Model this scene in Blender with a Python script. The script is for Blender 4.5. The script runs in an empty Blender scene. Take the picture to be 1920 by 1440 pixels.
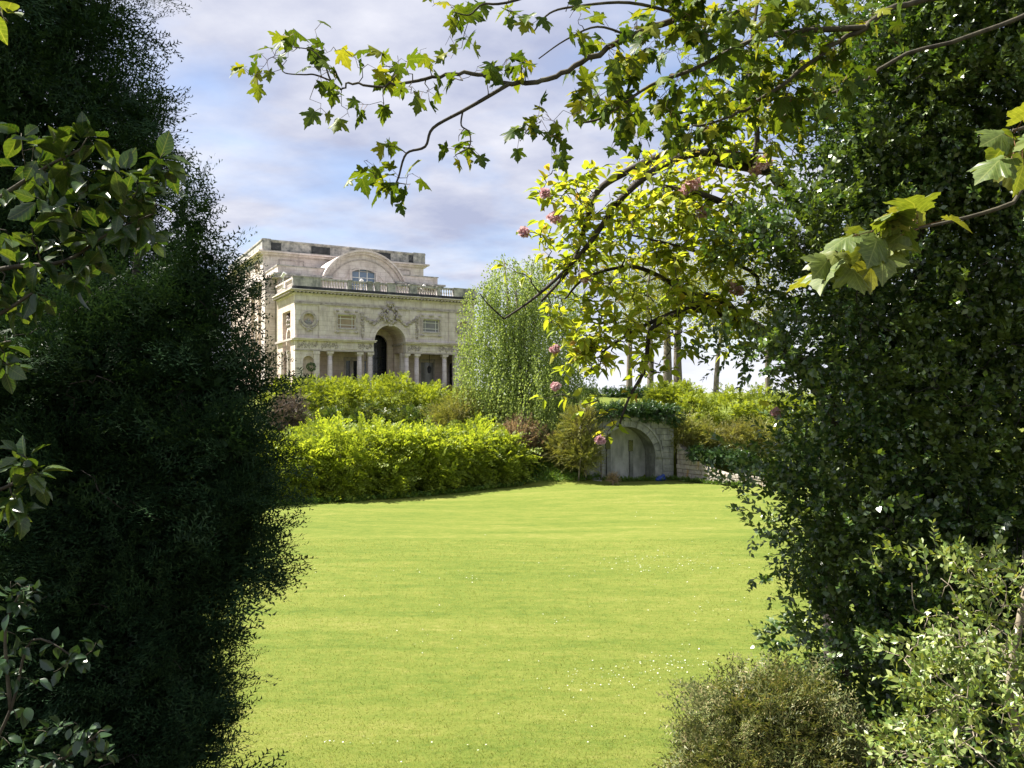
import bpy, bmesh, math, random
import numpy as np
from mathutils import Vector, Matrix
from mathutils.geometry import tessellate_polygon

random.seed(7)
rng = np.random.default_rng(7)
R_ = math.radians
scene = bpy.context.scene
COL = scene.collection

# ------------------------------------------------------------------ camera, sky, sun, exposure
CAM_Z = 6.0
F = 1500.0            # focal length in pixels of the 1920 px wide photograph
HOR = 750.0           # eye level row
cam = bpy.data.objects.new('camera', bpy.data.cameras.new('camera'))
COL.objects.link(cam)
cam.location = (0, 0, CAM_Z)
cam.rotation_euler = (R_(90), 0, 0)
cam.data.sensor_width = 36.0
cam.data.lens = 36.0 * F / 1920.0
cam.data.shift_y = (HOR - 720.0) / 1920.0
cam.data.clip_start = 0.05
cam.data.clip_end = 6000
scene.camera = cam
scene.render.engine = 'CYCLES'
scene.render.resolution_x, scene.render.resolution_y = 1024, 768
scene.view_settings.view_transform = 'Standard'
scene.view_settings.look = 'None'
scene.view_settings.exposure = 1.82
scene.view_settings.gamma = 1.0
scene.view_settings.use_curve_mapping = False
cy = scene.cycles
cy.max_bounces = 7; cy.diffuse_bounces = 4; cy.glossy_bounces = 2
cy.transmission_bounces = 4; cy.transparent_max_bounces = 6
cy.caustics_reflective = False; cy.caustics_refractive = False
cy.use_denoising = True

SUN_EL = 54.0
SUN_AZ = math.degrees(math.atan2(-0.94, 0.34))      # clockwise from +Y: ahead and to the left
sd = Vector((math.sin(R_(SUN_AZ)) * math.cos(R_(SUN_EL)), math.cos(R_(SUN_AZ)) * math.cos(R_(SUN_EL)), math.sin(R_(SUN_EL))))
sun = bpy.data.objects.new('sun', bpy.data.lights.new('sun', 'SUN'))
COL.objects.link(sun)
sun.data.energy = 4.6
sun.data.angle = R_(0.6)
sun.data.color = (1.0, 0.94, 0.84)
sun.rotation_euler = sd.to_track_quat('Z', 'Y').to_euler()
sun.location = (-40, 60, 80)

world = bpy.data.worlds.new('World')
scene.world = world
world.use_nodes = True
wt = world.node_tree
wt.nodes.clear()
def WN(t, **kw):
    n = wt.nodes.new(t)
    for k, v in kw.items(): setattr(n, k, v)
    return n
def WL(a, b): wt.links.new(a, b)
wo = WN('ShaderNodeOutputWorld'); wb = WN('ShaderNodeBackground')
sky = WN('ShaderNodeTexSky', sky_type='NISHITA', sun_disc=False, sun_elevation=R_(SUN_EL), sun_rotation=R_(SUN_AZ))
sky.air_density = 1.0; sky.dust_density = 0.6; sky.ozone_density = 2.0
tc = WN('ShaderNodeTexCoord'); sep = WN('ShaderNodeSeparateXYZ')
WL(tc.outputs['Generated'], sep.inputs[0])
def wmath(op, a, b=None, clamp=False):
    n = WN('ShaderNodeMath', operation=op); n.use_clamp = clamp
    for i, x in enumerate((a, b)):
        if x is None: continue
        if isinstance(x, (int, float)): n.inputs[i].default_value = x
        else: WL(x, n.inputs[i])
    return n.outputs[0]
den = wmath('ADD', wmath('MAXIMUM', sep.outputs[2], 0.0), 0.16)
cu = wmath('DIVIDE', sep.outputs[0], den); cv = wmath('DIVIDE', sep.outputs[1], den)
comb = WN('ShaderNodeCombineXYZ'); WL(cu, comb.inputs[0]); WL(cv, comb.inputs[1])
mp = WN('ShaderNodeMapping'); mp.inputs['Rotation'].default_value = (0, 0, R_(25)); mp.inputs['Scale'].default_value = (1.15, 1.25, 1)
mp.inputs['Location'].default_value = (2.3, 0.7, 0)
WL(comb.outputs[0], mp.inputs[0])
n1 = WN('ShaderNodeTexNoise'); n1.inputs['Scale'].default_value = 1.25; n1.inputs['Detail'].default_value = 9; n1.inputs['Roughness'].default_value = 0.52
n1.inputs['Distortion'].default_value = 0.15
WL(mp.outputs[0], n1.inputs['Vector'])
n2 = WN('ShaderNodeTexNoise'); n2.inputs['Scale'].default_value = 2.1; n2.inputs['Detail'].default_value = 8; n2.inputs['Roughness'].default_value = 0.55
WL(mp.outputs[0], n2.inputs['Vector'])
cr = WN('ShaderNodeValToRGB')                       # cloud cover
cr.color_ramp.elements[0].position = 0.33; cr.color_ramp.elements[0].color = (0.30, 0.30, 0.30, 1)
cr.color_ramp.elements[1].position = 0.53; cr.color_ramp.elements[1].color = (1, 1, 1, 1)
WL(n1.outputs[0], cr.inputs[0])
cc = WN('ShaderNodeValToRGB')                       # cloud brightness
cc.color_ramp.elements[0].position = 0.36; cc.color_ramp.elements[0].color = (0.140, 0.153, 0.208, 1)
cc.color_ramp.elements[1].position = 0.66; cc.color_ramp.elements[1].color = (0.250, 0.254, 0.282, 1)
WL(n2.outputs[0], cc.inputs[0])
skm = WN('ShaderNodeMix', data_type='RGBA', blend_type='MULTIPLY'); skm.inputs[0].default_value = 1.0
WL(sky.outputs[0], skm.inputs[6]); skm.inputs[7].default_value = (0.058, 0.056, 0.057, 1)
mx = WN('ShaderNodeMix', data_type='RGBA')
WL(cr.outputs[0], mx.inputs[0]); WL(skm.outputs[2], mx.inputs[6]); WL(cc.outputs[0], mx.inputs[7])
# thin bright cloud low over the horizon
hz = wmath('SUBTRACT', 1.0, wmath('MULTIPLY', wmath('ABSOLUTE', sep.outputs[2]), 7.0), clamp=True)
mh = WN('ShaderNodeMix', data_type='RGBA'); WL(wmath('MULTIPLY', hz, 0.8), mh.inputs[0])
WL(mx.outputs[2], mh.inputs[6]); mh.inputs[7].default_value = (0.33, 0.335, 0.36, 1)
WL(mh.outputs[2], wb.inputs[0]); wb.inputs[1].default_value = 1.0
WL(wb.outputs[0], wo.inputs[0])

# ------------------------------------------------------------------ helpers
def at(px, py, Y):
    return Vector(((px - 960.0) / F * Y, Y, CAM_Z + (HOR - py) / F * Y))

def link(o, parent=None):
    COL.objects.link(o)
    if parent is not None: o.parent = parent
    return o

def tag(o, label=None, cat=None, group=None, kind=None):
    if label: o['label'] = label
    if cat: o['category'] = cat
    if group: o['group'] = group
    if kind: o['kind'] = kind
    return o

def empty(name, loc=(0, 0, 0), rz=0.0):
    o = bpy.data.objects.new(name, None)
    o.empty_display_size = 0.3
    o.location = loc; o.rotation_euler = (0, 0, rz)
    return link(o)

def new_obj(name, me, mat=None, parent=None):
    o = bpy.data.objects.new(name, me)
    if mat is not None and len(me.materials) == 0: me.materials.append(mat)
    return link(o, parent)

class MB:
    def __init__(s): s.v = []; s.f = []
    def add(s, vs, fs):
        b = len(s.v); s.v += [tuple(p) for p in vs]; s.f += [tuple(i + b for i in f) for f in fs]; return s
    def box(s, x0, x1, y0, y1, z0, z1):
        return s.add([(x0,y0,z0),(x1,y0,z0),(x1,y1,z0),(x0,y1,z0),(x0,y0,z1),(x1,y0,z1),(x1,y1,z1),(x0,y1,z1)],
                     [(0,3,2,1),(4,5,6,7),(0,1,5,4),(1,2,6,5),(2,3,7,6),(3,0,4,7)])
    def bbox(s, x0, x1, y0, y1, z0, z1, c=0.03):
        """box with chamfered edges on the -y face"""
        vs = [(x0,y1,z0),(x1,y1,z0),(x1,y1,z1),(x0,y1,z1),(x0,y0+c,z0),(x1,y0+c,z0),(x1,y0+c,z1),(x0,y0+c,z1),
              (x0+c,y0,z0+c),(x1-c,y0,z0+c),(x1-c,y0,z1-c),(x0+c,y0,z1-c)]
        return s.add(vs, [(1,0,3,2),(0,1,5,4),(1,2,6,5),(2,3,7,6),(3,0,4,7),(4,5,9,8),(5,6,10,9),(6,7,11,10),(7,4,8,11),(8,9,10,11)])
    def plate(s, outer, holes, y0, y1):
        """polygon in the x-z plane with holes, extruded from y0 to y1"""
        loops = [outer] + list(holes)
        tri = tessellate_polygon([[Vector((a, b, 0)) for a, b in l] for l in loops])
        flat = [p for l in loops for p in l]; n = len(flat)
        vs = [(a, y0, b) for a, b in flat] + [(a, y1, b) for a, b in flat]
        fs = []
        for t in tri:
            a, b, c = t
            pa, pb, pc = flat[a], flat[b], flat[c]
            ar = (pb[0]-pa[0])*(pc[1]-pa[1]) - (pb[1]-pa[1])*(pc[0]-pa[0])
            if ar < 0: a, b, c = a, c, b
            fs.append((a, b, c)); fs.append((c+n, b+n, a+n))
        o = 0
        for l in loops:
            m = len(l)
            for i in range(m):
                j = (i+1) % m
                fs.append((o+j, o+i, o+i+n, o+j+n))
            o += m
        return s.add(vs, fs)
    def lathe(s, prof, c=(0,0,0), n=12):
        vs = []; fs = []; m = len(prof)
        for i in range(n):
            a = 2*math.pi*i/n
            for r, z in prof: vs.append((c[0]+r*math.cos(a), c[1]+r*math.sin(a), c[2]+z))
        for i in range(n):
            j = (i+1) % n
            for k in range(m-1): fs.append((i*m+k, j*m+k, j*m+k+1, i*m+k+1))
        fs.append(tuple(i*m for i in reversed(range(n)))); fs.append(tuple(i*m+m-1 for i in range(n)))
        return s.add(vs, fs)
    def tube(s, pts, radii, n=6):
        pts = [Vector(p) for p in pts]; m = len(pts); vs = []; fs = []
        prev = None
        for i, p in enumerate(pts):
            t = (pts[min(i+1, m-1)] - pts[max(i-1, 0)])
            t = t.normalized() if t.length > 1e-9 else Vector((0, 0, 1))
            if prev is None:
                a = t.cross(Vector((0.3, 0.2, 0.93)));
                if a.length < 1e-3: a = t.cross(Vector((1, 0, 0)))
                a.normalize()
            else:
                a = (prev - t * prev.dot(t))
                a = a.normalized() if a.length > 1e-6 else t.orthogonal().normalized()
            prev = a; b = t.cross(a)
            for k in range(n):
                an = 2*math.pi*k/n
                vs.append(p + (a*math.cos(an) + b*math.sin(an)) * radii[i])
        for i in range(m-1):
            for k in range(n):
                l = (k+1) % n
                fs.append((i*n+k, i*n+l, (i+1)*n+l, (i+1)*n+k))
        fs.append(tuple(reversed(range(n)))); fs.append(tuple((m-1)*n+k for k in range(n)))
        return s.add(vs, fs)
    def ball(s, c, r, n=8, m=5):
        if isinstance(r, (int, float)): r = (r, r, r)
        vs = [(c[0], c[1], c[2]-r[2])]; fs = []
        for j in range(1, m):
            t = -math.pi/2 + math.pi*j/m
            for i in range(n):
                a = 2*math.pi*i/n
                vs.append((c[0]+r[0]*math.cos(t)*math.cos(a), c[1]+r[1]*math.cos(t)*math.sin(a), c[2]+r[2]*math.sin(t)))
        vs.append((c[0], c[1], c[2]+r[2])); top = len(vs)-1
        for i in range(n):
            k = (i+1) % n
            fs.append((0, 1+k, 1+i)); fs.append((top, 1+(m-2)*n+i, 1+(m-2)*n+k))
            for j in range(m-2): fs.append((1+j*n+i, 1+j*n+k, 1+(j+1)*n+k, 1+(j+1)*n+i))
        return s.add(vs, fs)
    def ring(s, cx, cz, r0, r1, a0, a1, y0, y1, n=24):
        """part of a flat ring in the x-z plane, extruded in y"""
        out = [(cx+r1*math.cos(a0+(a1-a0)*i/n), cz+r1*math.sin(a0+(a1-a0)*i/n)) for i in range(n+1)]
        inn = [(cx+r0*math.cos(a0+(a1-a0)*i/n), cz+r0*math.sin(a0+(a1-a0)*i/n)) for i in range(n+1)]
        vs = [(a,y0,b) for a,b in out]+[(a,y0,b) for a,b in inn]+[(a,y1,b) for a,b in out]+[(a,y1,b) for a,b in inn]
        k = n+1; fs = []
        for i in range(n):
            fs += [(i, i+1, k+i+1, k+i), (2*k+i+1, 2*k+i, 3*k+i, 3*k+i+1), (i+1, i, 2*k+i, 2*k+i+1), (k+i, k+i+1, 3*k+i+1, 3*k+i)]
        if abs(a1-a0) < 2*math.pi - 1e-4:
            fs += [(0, k, 3*k, 2*k), (n, 2*k+n, 3*k+n, k+n)]
        return s.add(vs, fs)
    def mesh(s, name, mat=None, smooth=False):
        me = bpy.data.meshes.new(name)
        me.from_pydata(s.v, [], s.f)
        if mat is not None: me.materials.append(mat)
        if smooth: me.polygons.foreach_set('use_smooth', [True]*len(me.polygons))
        me.update()
        return me
    def build(s, name, mat, parent=None, smooth=False):
        return new_obj(name, s.mesh(name, mat, smooth), None, parent)

def raw_mesh(name, V, Fi, mat=None, smooth=False):
    """V (n,3), Fi (m,k) uniform faces"""
    me = bpy.data.meshes.new(name)
    V = np.ascontiguousarray(V, dtype=np.float32); Fi = np.ascontiguousarray(Fi, dtype=np.int32)
    m, k = Fi.shape
    me.vertices.add(len(V)); me.vertices.foreach_set('co', V.ravel())
    me.loops.add(m*k); me.loops.foreach_set('vertex_index', Fi.ravel())
    me.polygons.add(m); me.polygons.foreach_set('loop_start', np.arange(0, m*k, k, dtype=np.int32))
    if smooth: me.polygons.foreach_set('use_smooth', np.ones(m, dtype=bool))
    if mat is not None: me.materials.append(mat)
    me.update(calc_edges=True)
    return me

def nrm(a): return a / np.maximum(np.linalg.norm(a, axis=-1, keepdims=True), 1e-9)
def frames(d, up):
    """rotation matrices whose y axis is d and z axis close to up"""
    y = nrm(d); z = nrm(up - (up*y).sum(-1, keepdims=True)*y); x = np.cross(y, z)
    return np.stack([x, y, z], axis=-1)
def scatter(tmpl, R, P, S):
    V, Fc = tmpl; n = len(P); k = len(V)
    W = np.einsum('nij,kj->nki', R, V)*S[:, None, None] + P[:, None, :]
    FF = Fc[None] + (np.arange(n)*k)[:, None, None]
    return W.reshape(-1, 3), FF.reshape(-1, Fc.shape[1])
def join_raw(parts):
    vs = []; fs = []; o = 0
    for V, Fc in parts:
        vs.append(V); fs.append(Fc+o); o += len(V)
    return np.concatenate(vs), np.concatenate(fs)
def randdir(n):
    return nrm(rng.normal(size=(n, 3)))
def smooth01(x): x = np.clip(x, 0, 1); return x*x*(3-2*x)
def catmull(P, per=5):
    P = [Vector(p) for p in P]; out = []
    for i in range(len(P)-1):
        p0 = P[max(i-1, 0)]; p1 = P[i]; p2 = P[i+1]; p3 = P[min(i+2, len(P)-1)]
        for j in range(per):
            t = j/per
            out.append(0.5*((2*p1)+(p2-p0)*t+(2*p0-5*p1+4*p2-p3)*t*t+(3*p1-p0-3*p2+p3)*t**3))
    out.append(P[-1]); return out

# ------------------------------------------------------------------ materials
def mat_new(name):
    m = bpy.data.materials.new(name); m.use_nodes = True
    t = m.node_tree; t.nodes.clear()
    return m, t
def N(t, typ, **kw):
    n = t.nodes.new(typ)
    for k, v in kw.items(): setattr(n, k, v)
    return n
def ramp(t, fac, stops):
    r = N(t, 'ShaderNodeValToRGB'); e = r.color_ramp.elements
    while len(e) < len(stops): e.new(0.5)
    for i, (p, c) in enumerate(stops):
        e[i].position = p; e[i].color = (c[0], c[1], c[2], 1) if not isinstance(c, (int, float)) else (c, c, c, 1)
    t.links.new(fac, r.inputs[0]); return r.outputs[0]
def noise(t, vec, scale, detail=4, rough=0.55, dist=0.0):
    n = N(t, 'ShaderNodeTexNoise'); n.inputs['Scale'].default_value = scale; n.inputs['Detail'].default_value = detail
    n.inputs['Roughness'].default_value = rough; n.inputs['Distortion'].default_value = dist
    if vec is not None: t.links.new(vec, n.inputs['Vector'])
    return n.outputs[0]
def mixc(t, fac, a, b, mode='MIX'):
    m = N(t, 'ShaderNodeMix', data_type='RGBA', blend_type=mode)
    for i, x in ((0, fac), (6, a), (7, b)):
        if isinstance(x, (int, float)): m.inputs[i].default_value = x if i == 0 else (x, x, x, 1)
        elif isinstance(x, tuple): m.inputs[i].default_value = (x[0], x[1], x[2], 1)
        else: t.links.new(x, m.inputs[i])
    return m.outputs[2]
def mth(t, op, a, b=0.0):
    n = N(t, 'ShaderNodeMath', operation=op)
    for i, x in enumerate((a, b)):
        if isinstance(x, (int, float)): n.inputs[i].default_value = x
        else: t.links.new(x, n.inputs[i])
    return n.outputs[0]

def leaf_mat(name, stops, trans=0.4, ttint=(1.25, 1.2, 0.5), gloss=0.12, rough=0.35, patch=0.0, patch_col=(0.2, 0.2, 0.1), patch_scale=1.0, vein=0.0):
    m, t = mat_new(name)
    g = N(t, 'ShaderNodeNewGeometry'); oi = N(t, 'ShaderNodeObjectInfo')
    r = mth(t, 'FRACT', mth(t, 'ADD', g.outputs['Random Per Island'], oi.outputs['Random']))
    col = ramp(t, r, stops)
    if patch > 0:
        f = ramp(t, noise(t, g.outputs['Position'], patch_scale, 3), [(0.45, 0.0), (0.62, 1.0)])
        col = mixc(t, mth(t, 'MULTIPLY', f, patch), col, patch_col)
    if vein > 0:      # midrib and side veins in the leaf's own coordinates
        tcn = N(t, 'ShaderNodeTexCoord'); sp = N(t, 'ShaderNodeSeparateXYZ'); t.links.new(tcn.outputs['Object'], sp.inputs[0])
        ax = mth(t, 'ABSOLUTE', sp.outputs[0])
        mid = ramp(t, ax, [(0.0, 1.0), (0.022, 0.0)])
        fr_ = mth(t, 'FRACT', mth(t, 'MULTIPLY', mth(t, 'SUBTRACT', sp.outputs[1], mth(t, 'MULTIPLY', ax, 0.85)), 7.0))
        lat = ramp(t, mth(t, 'ABSOLUTE', mth(t, 'SUBTRACT', fr_, 0.5)), [(0.0, 0.75), (0.09, 0.0)])
        mott = ramp(t, noise(t, tcn.outputs['Object'], 6.0, 4, 0.6), [(0.35, 0.72), (0.65, 1.15)])
        col = mixc(t, 1.0, col, mott, 'MULTIPLY')
        col = mixc(t, mth(t, 'MULTIPLY', mth(t, 'MAXIMUM', mid, lat), vein), col, (0.42, 0.44, 0.16))
    df = N(t, 'ShaderNodeBsdfDiffuse'); t.links.new(col, df.inputs[0])
    tr = N(t, 'ShaderNodeBsdfTranslucent'); t.links.new(mixc(t, 1.0, col, ttint, 'MULTIPLY'), tr.inputs[0])
    ms = N(t, 'ShaderNodeMixShader'); ms.inputs[0].default_value = trans
    t.links.new(df.outputs[0], ms.inputs[1]); t.links.new(tr.outputs[0], ms.inputs[2])
    out = N(t, 'ShaderNodeOutputMaterial')
    if gloss > 0:
        gl = N(t, 'ShaderNodeBsdfGlossy'); gl.inputs['Roughness'].default_value = rough
        fr = N(t, 'ShaderNodeLayerWeight'); fr.inputs[0].default_value = 0.5
        f4 = mth(t, 'POWER', fr.outputs['Facing'], 3.0)
        mg = N(t, 'ShaderNodeMixShader'); t.links.new(mth(t, 'MULTIPLY', mth(t, 'ADD', mth(t, 'MULTIPLY', f4, 0.8), 0.35), gloss), mg.inputs[0])
        t.links.new(ms.outputs[0], mg.inputs[1]); t.links.new(gl.outputs[0], mg.inputs[2])
        t.links.new(mg.outputs[0], out.inputs[0])
    else: t.links.new(ms.outputs[0], out.inputs[0])
    return m

def solid_mat(name, stops, scale=3.0, rough=0.85, bump=0.3, bscale=20.0, bdist=0.02, streak=None, metal=0.0, spec=0.3, stretch=(1, 1, 1), joints=0.0):
    m, t = mat_new(name)
    tcn = N(t, 'ShaderNodeTexCoord'); mpn = N(t, 'ShaderNodeMapping'); mpn.inputs['Scale'].default_value = stretch
    t.links.new(tcn.outputs['Object'], mpn.inputs[0]); vec = mpn.outputs[0]
    col = ramp(t, noise(t, vec, scale, 6, 0.6), stops)
    if streak:
        sc, scol, lo, hi, amt = streak
        m2 = N(t, 'ShaderNodeMapping'); m2.inputs['Scale'].default_value = (1.6, 1.6, 0.35)
        t.links.new(tcn.outputs['Object'], m2.inputs[0])
        f = ramp(t, noise(t, m2.outputs[0], sc, 7, 0.65), [(lo, 0.0), (hi, 1.0)])
        col = mixc(t, mth(t, 'MULTIPLY', f, amt), col, scol)
    if joints > 0:
        sj = N(t, 'ShaderNodeSeparateXYZ'); t.links.new(tcn.outputs['Object'], sj.inputs[0])
        cj = N(t, 'ShaderNodeCombineXYZ'); t.links.new(mth(t, 'ADD', sj.outputs[0], sj.outputs[1]), cj.inputs[0]); t.links.new(sj.outputs[2], cj.inputs[1])
        bk = N(t, 'ShaderNodeTexBrick'); bk.inputs['Scale'].default_value = 1.0; bk.inputs['Mortar Size'].default_value = 0.018
        bk.inputs['Brick Width'].default_value = 1.25; bk.inputs['Row Height'].default_value = 0.52
        bk.inputs['Color1'].default_value = (1, 1, 1, 1); bk.inputs['Color2'].default_value = (0.90, 0.885, 0.87, 1); bk.inputs['Mortar'].default_value = (0.55, 0.52, 0.5, 1)
        t.links.new(cj.outputs[0], bk.inputs['Vector'])
        col = mixc(t, joints, col, bk.outputs[0], 'MULTIPLY')
    p = N(t, 'ShaderNodeBsdfPrincipled'); t.links.new(col, p.inputs['Base Color'])
    p.inputs['Roughness'].default_value = rough; p.inputs['Metallic'].default_value = metal
    p.inputs['Specular IOR Level'].default_value = spec
    if bump > 0:
        b = N(t, 'ShaderNodeBump'); b.inputs['Strength'].default_value = bump; b.inputs['Distance'].default_value = bdist
        t.links.new(noise(t, vec, bscale, 5, 0.6), b.inputs['Height']); t.links.new(b.outputs[0], p.inputs['Normal'])
    out = N(t, 'ShaderNodeOutputMaterial'); t.links.new(p.outputs[0], out.inputs[0])
    return m

M = {}
ST = [(0.30, (0.52, 0.45, 0.425)), (0.50, (0.65, 0.58, 0.555)), (0.70, (0.74, 0.68, 0.655))]
M['stone'] = solid_mat('limestone', ST, 1.1, 0.9, 0.35, 14, 0.02, (1.2, (0.26, 0.22, 0.21), 0.50, 0.76, 0.6), joints=0.75)
M['stone_pink'] = solid_mat('warm_limestone', [(0.3, (0.50, 0.40, 0.35)), (0.55, (0.62, 0.52, 0.465)), (0.75, (0.70, 0.61, 0.56))], 1.6, 0.9, 0.35, 14, 0.02, (1.5, (0.26, 0.2, 0.17), 0.55, 0.8, 0.5), joints=0.75)
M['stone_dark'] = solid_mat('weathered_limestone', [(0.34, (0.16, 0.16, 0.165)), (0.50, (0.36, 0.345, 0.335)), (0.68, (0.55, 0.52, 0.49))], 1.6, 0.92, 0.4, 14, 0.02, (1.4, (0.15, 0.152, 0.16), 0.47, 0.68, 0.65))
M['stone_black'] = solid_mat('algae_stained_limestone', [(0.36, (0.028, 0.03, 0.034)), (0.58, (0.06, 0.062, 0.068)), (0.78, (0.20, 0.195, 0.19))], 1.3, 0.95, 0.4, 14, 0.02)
M['stone_carved'] = solid_mat('carved_limestone', [(0.3, (0.25, 0.21, 0.20)), (0.55, (0.43, 0.38, 0.36)), (0.75, (0.58, 0.53, 0.50))], 3.0, 0.95, 0.5, 12, 0.03)
M['door_dark'] = solid_mat('dark_glazing', [(0.4, (0.012, 0.014, 0.018)), (0.7, (0.03, 0.033, 0.04))], 2.0, 0.15, 0, spec=0.6)
M['blind'] = solid_mat('tan_window_blind', [(0.4, (0.27, 0.20, 0.13)), (0.7, (0.33, 0.25, 0.17))], 2.0, 0.4, 0, spec=0.5)
M['grey_glass'] = solid_mat('grey_window_glass', [(0.4, (0.13, 0.13, 0.12)), (0.7, (0.19, 0.18, 0.165))], 2.0, 0.18, 0, spec=0.6)
M['blue_glass'] = solid_mat('blue_window_glass', [(0.4, (0.12, 0.17, 0.25)), (0.7, (0.17, 0.23, 0.32))], 0.7, 0.12, 0, spec=0.6)
M['white_paint'] = solid_mat('white_paint', [(0.4, (0.66, 0.65, 0.62)), (0.7, (0.76, 0.75, 0.72))], 4, 0.5, 0)
M['black_iron'] = solid_mat('black_iron', [(0.4, (0.015, 0.015, 0.017)), (0.7, (0.03, 0.03, 0.03))], 4, 0.5, 0)
M['bridge'] = solid_mat('grey_bridge_stone', [(0.32, (0.12, 0.125, 0.115)), (0.52, (0.22, 0.225, 0.21)), (0.72, (0.34, 0.335, 0.31))], 1.6, 0.92, 0.5, 9, 0.03, (1.3, (0.09, 0.10, 0.085), 0.48, 0.7, 0.7))
M['bridge_pale'] = solid_mat('pale_plaster', [(0.32, (0.26, 0.265, 0.25)), (0.55, (0.38, 0.38, 0.355)), (0.75, (0.47, 0.465, 0.44))], 0.9, 0.92, 0.4, 9, 0.02, (1.3, (0.13, 0.14, 0.12), 0.46, 0.72, 0.75))
M['wing'] = solid_mat('pale_wall_stone', [(0.30, (0.22, 0.18, 0.145)), (0.5, (0.38, 0.335, 0.285)), (0.7, (0.48, 0.435, 0.38))], 2.2, 0.92, 0.5, 9, 0.03, (0.9, (0.40, 0.24, 0.07), 0.60, 0.72, 0.8))  # paler, warmer stone colour than the bridge, with orange stains
M['bark'] = solid_mat('dark_bark', [(0.35, (0.022, 0.018, 0.015)), (0.6, (0.06, 0.05, 0.042)), (0.8, (0.13, 0.11, 0.09))], 12, 0.9, 0.6, 40, 0.01)
M['bark_maple'] = solid_mat('mossy_maple_bark', [(0.35, (0.035, 0.03, 0.022)), (0.6, (0.085, 0.075, 0.05)), (0.8, (0.16, 0.15, 0.10))], 14, 0.9, 0.6, 50, 0.006)
M['bark_grey'] = solid_mat('grey_bark', [(0.35, (0.10, 0.085, 0.07)), (0.6, (0.19, 0.165, 0.14)), (0.8, (0.27, 0.25, 0.21))], 3, 0.9, 0.6, 12, 0.03)
M['twig_pale'] = solid_mat('pale_twig_bark', [(0.35, (0.16, 0.13, 0.09)), (0.7, (0.32, 0.28, 0.21))], 12, 0.85, 0.3, 60, 0.004)
M['twig_red'] = solid_mat('reddish_leaf_stalk', [(0.35, (0.13, 0.06, 0.03)), (0.7, (0.24, 0.13, 0.06))], 12, 0.7, 0)

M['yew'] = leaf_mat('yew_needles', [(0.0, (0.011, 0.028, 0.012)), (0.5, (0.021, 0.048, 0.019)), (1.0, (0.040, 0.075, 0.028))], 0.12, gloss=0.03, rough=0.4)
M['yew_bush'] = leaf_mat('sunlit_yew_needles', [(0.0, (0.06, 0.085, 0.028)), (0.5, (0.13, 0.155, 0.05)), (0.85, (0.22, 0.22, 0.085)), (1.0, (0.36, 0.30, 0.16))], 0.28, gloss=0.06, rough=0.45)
M['box'] = leaf_mat('box_leaves', [(0.0, (0.024, 0.062, 0.014)), (0.45, (0.045, 0.10, 0.022)), (0.8, (0.09, 0.16, 0.032)), (1.0, (0.17, 0.23, 0.045))], 0.34, (1.3, 1.25, 0.4), gloss=0.22, rough=0.34, patch=0.7, patch_col=(0.13, 0.185, 0.034), patch_scale=2.2)  # lighter stops and patches paint sunlit clusters into the leaf colour
M['box_bright'] = leaf_mat('sunlit_box_leaves', [(0.0, (0.10, 0.17, 0.035)), (0.5, (0.18, 0.25, 0.055)), (1.0, (0.30, 0.34, 0.10))], 0.36, (1.3, 1.2, 0.45), gloss=0.12, rough=0.4)  # box leaf colour raised to stand in for sun on the shrub
M['holly'] = leaf_mat('holly_leaves', [(0.0, (0.020, 0.050, 0.012)), (0.6, (0.040, 0.085, 0.018)), (1.0, (0.075, 0.12, 0.022))], 0.34, (1.35, 1.2, 0.3), gloss=0.12, rough=0.28, vein=0.22)
M['privet'] = leaf_mat('dark_glossy_leaves', [(0.0, (0.015, 0.040, 0.014)), (1.0, (0.04, 0.08, 0.025))], 0.2, gloss=0.16, rough=0.3)
M['maple'] = leaf_mat('maple_leaves', [(0.0, (0.042, 0.085, 0.013)), (0.5, (0.080, 0.135, 0.018)), (0.85, (0.15, 0.205, 0.026)), (1.0, (0.27, 0.29, 0.036))], 0.46, (1.45, 1.25, 0.35), vein=0.2, gloss=0.035, rough=0.4)
M['sycamore'] = leaf_mat('sycamore_leaves', [(0.0, (0.10, 0.155, 0.030)), (0.6, (0.155, 0.20, 0.045)), (1.0, (0.21, 0.23, 0.06))], 0.42, (1.4, 1.25, 0.3), gloss=0.10, rough=0.45, vein=0.45)
M['cherry'] = leaf_mat('cherry_leaves', [(0.0, (0.20, 0.28, 0.032)), (0.5, (0.28, 0.35, 0.042)), (0.90, (0.36, 0.39, 0.05)), (0.985, (0.38, 0.34, 0.055)), (1.0, (0.36, 0.22, 0.08))], 0.58, (1.3, 1.2, 0.45), gloss=0.06, rough=0.4)
M['blossom'] = leaf_mat('pink_blossom', [(0.0, (0.55, 0.30, 0.33)), (0.6, (0.68, 0.46, 0.48)), (1.0, (0.76, 0.62, 0.62))], 0.3, (1.0, 0.95, 0.95), gloss=0)
M['spirea'] = leaf_mat('yellow_green_shrub_leaves', [(0.0, (0.15, 0.22, 0.03)), (0.5, (0.27, 0.35, 0.045)), (1.0, (0.39, 0.46, 0.07))], 0.52, (1.25, 1.15, 0.45), gloss=0.05, rough=0.5, patch=0.45, patch_col=(0.085, 0.125, 0.025), patch_scale=0.55)
M['hedge'] = leaf_mat('clipped_shrub_leaves', [(0.0, (0.17, 0.24, 0.032)), (0.5, (0.28, 0.35, 0.045)), (1.0, (0.39, 0.45, 0.07))], 0.42, (1.25, 1.15, 0.4), gloss=0.05, rough=0.5, patch=0.5, patch_col=(0.07, 0.105, 0.025), patch_scale=0.5)
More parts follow.
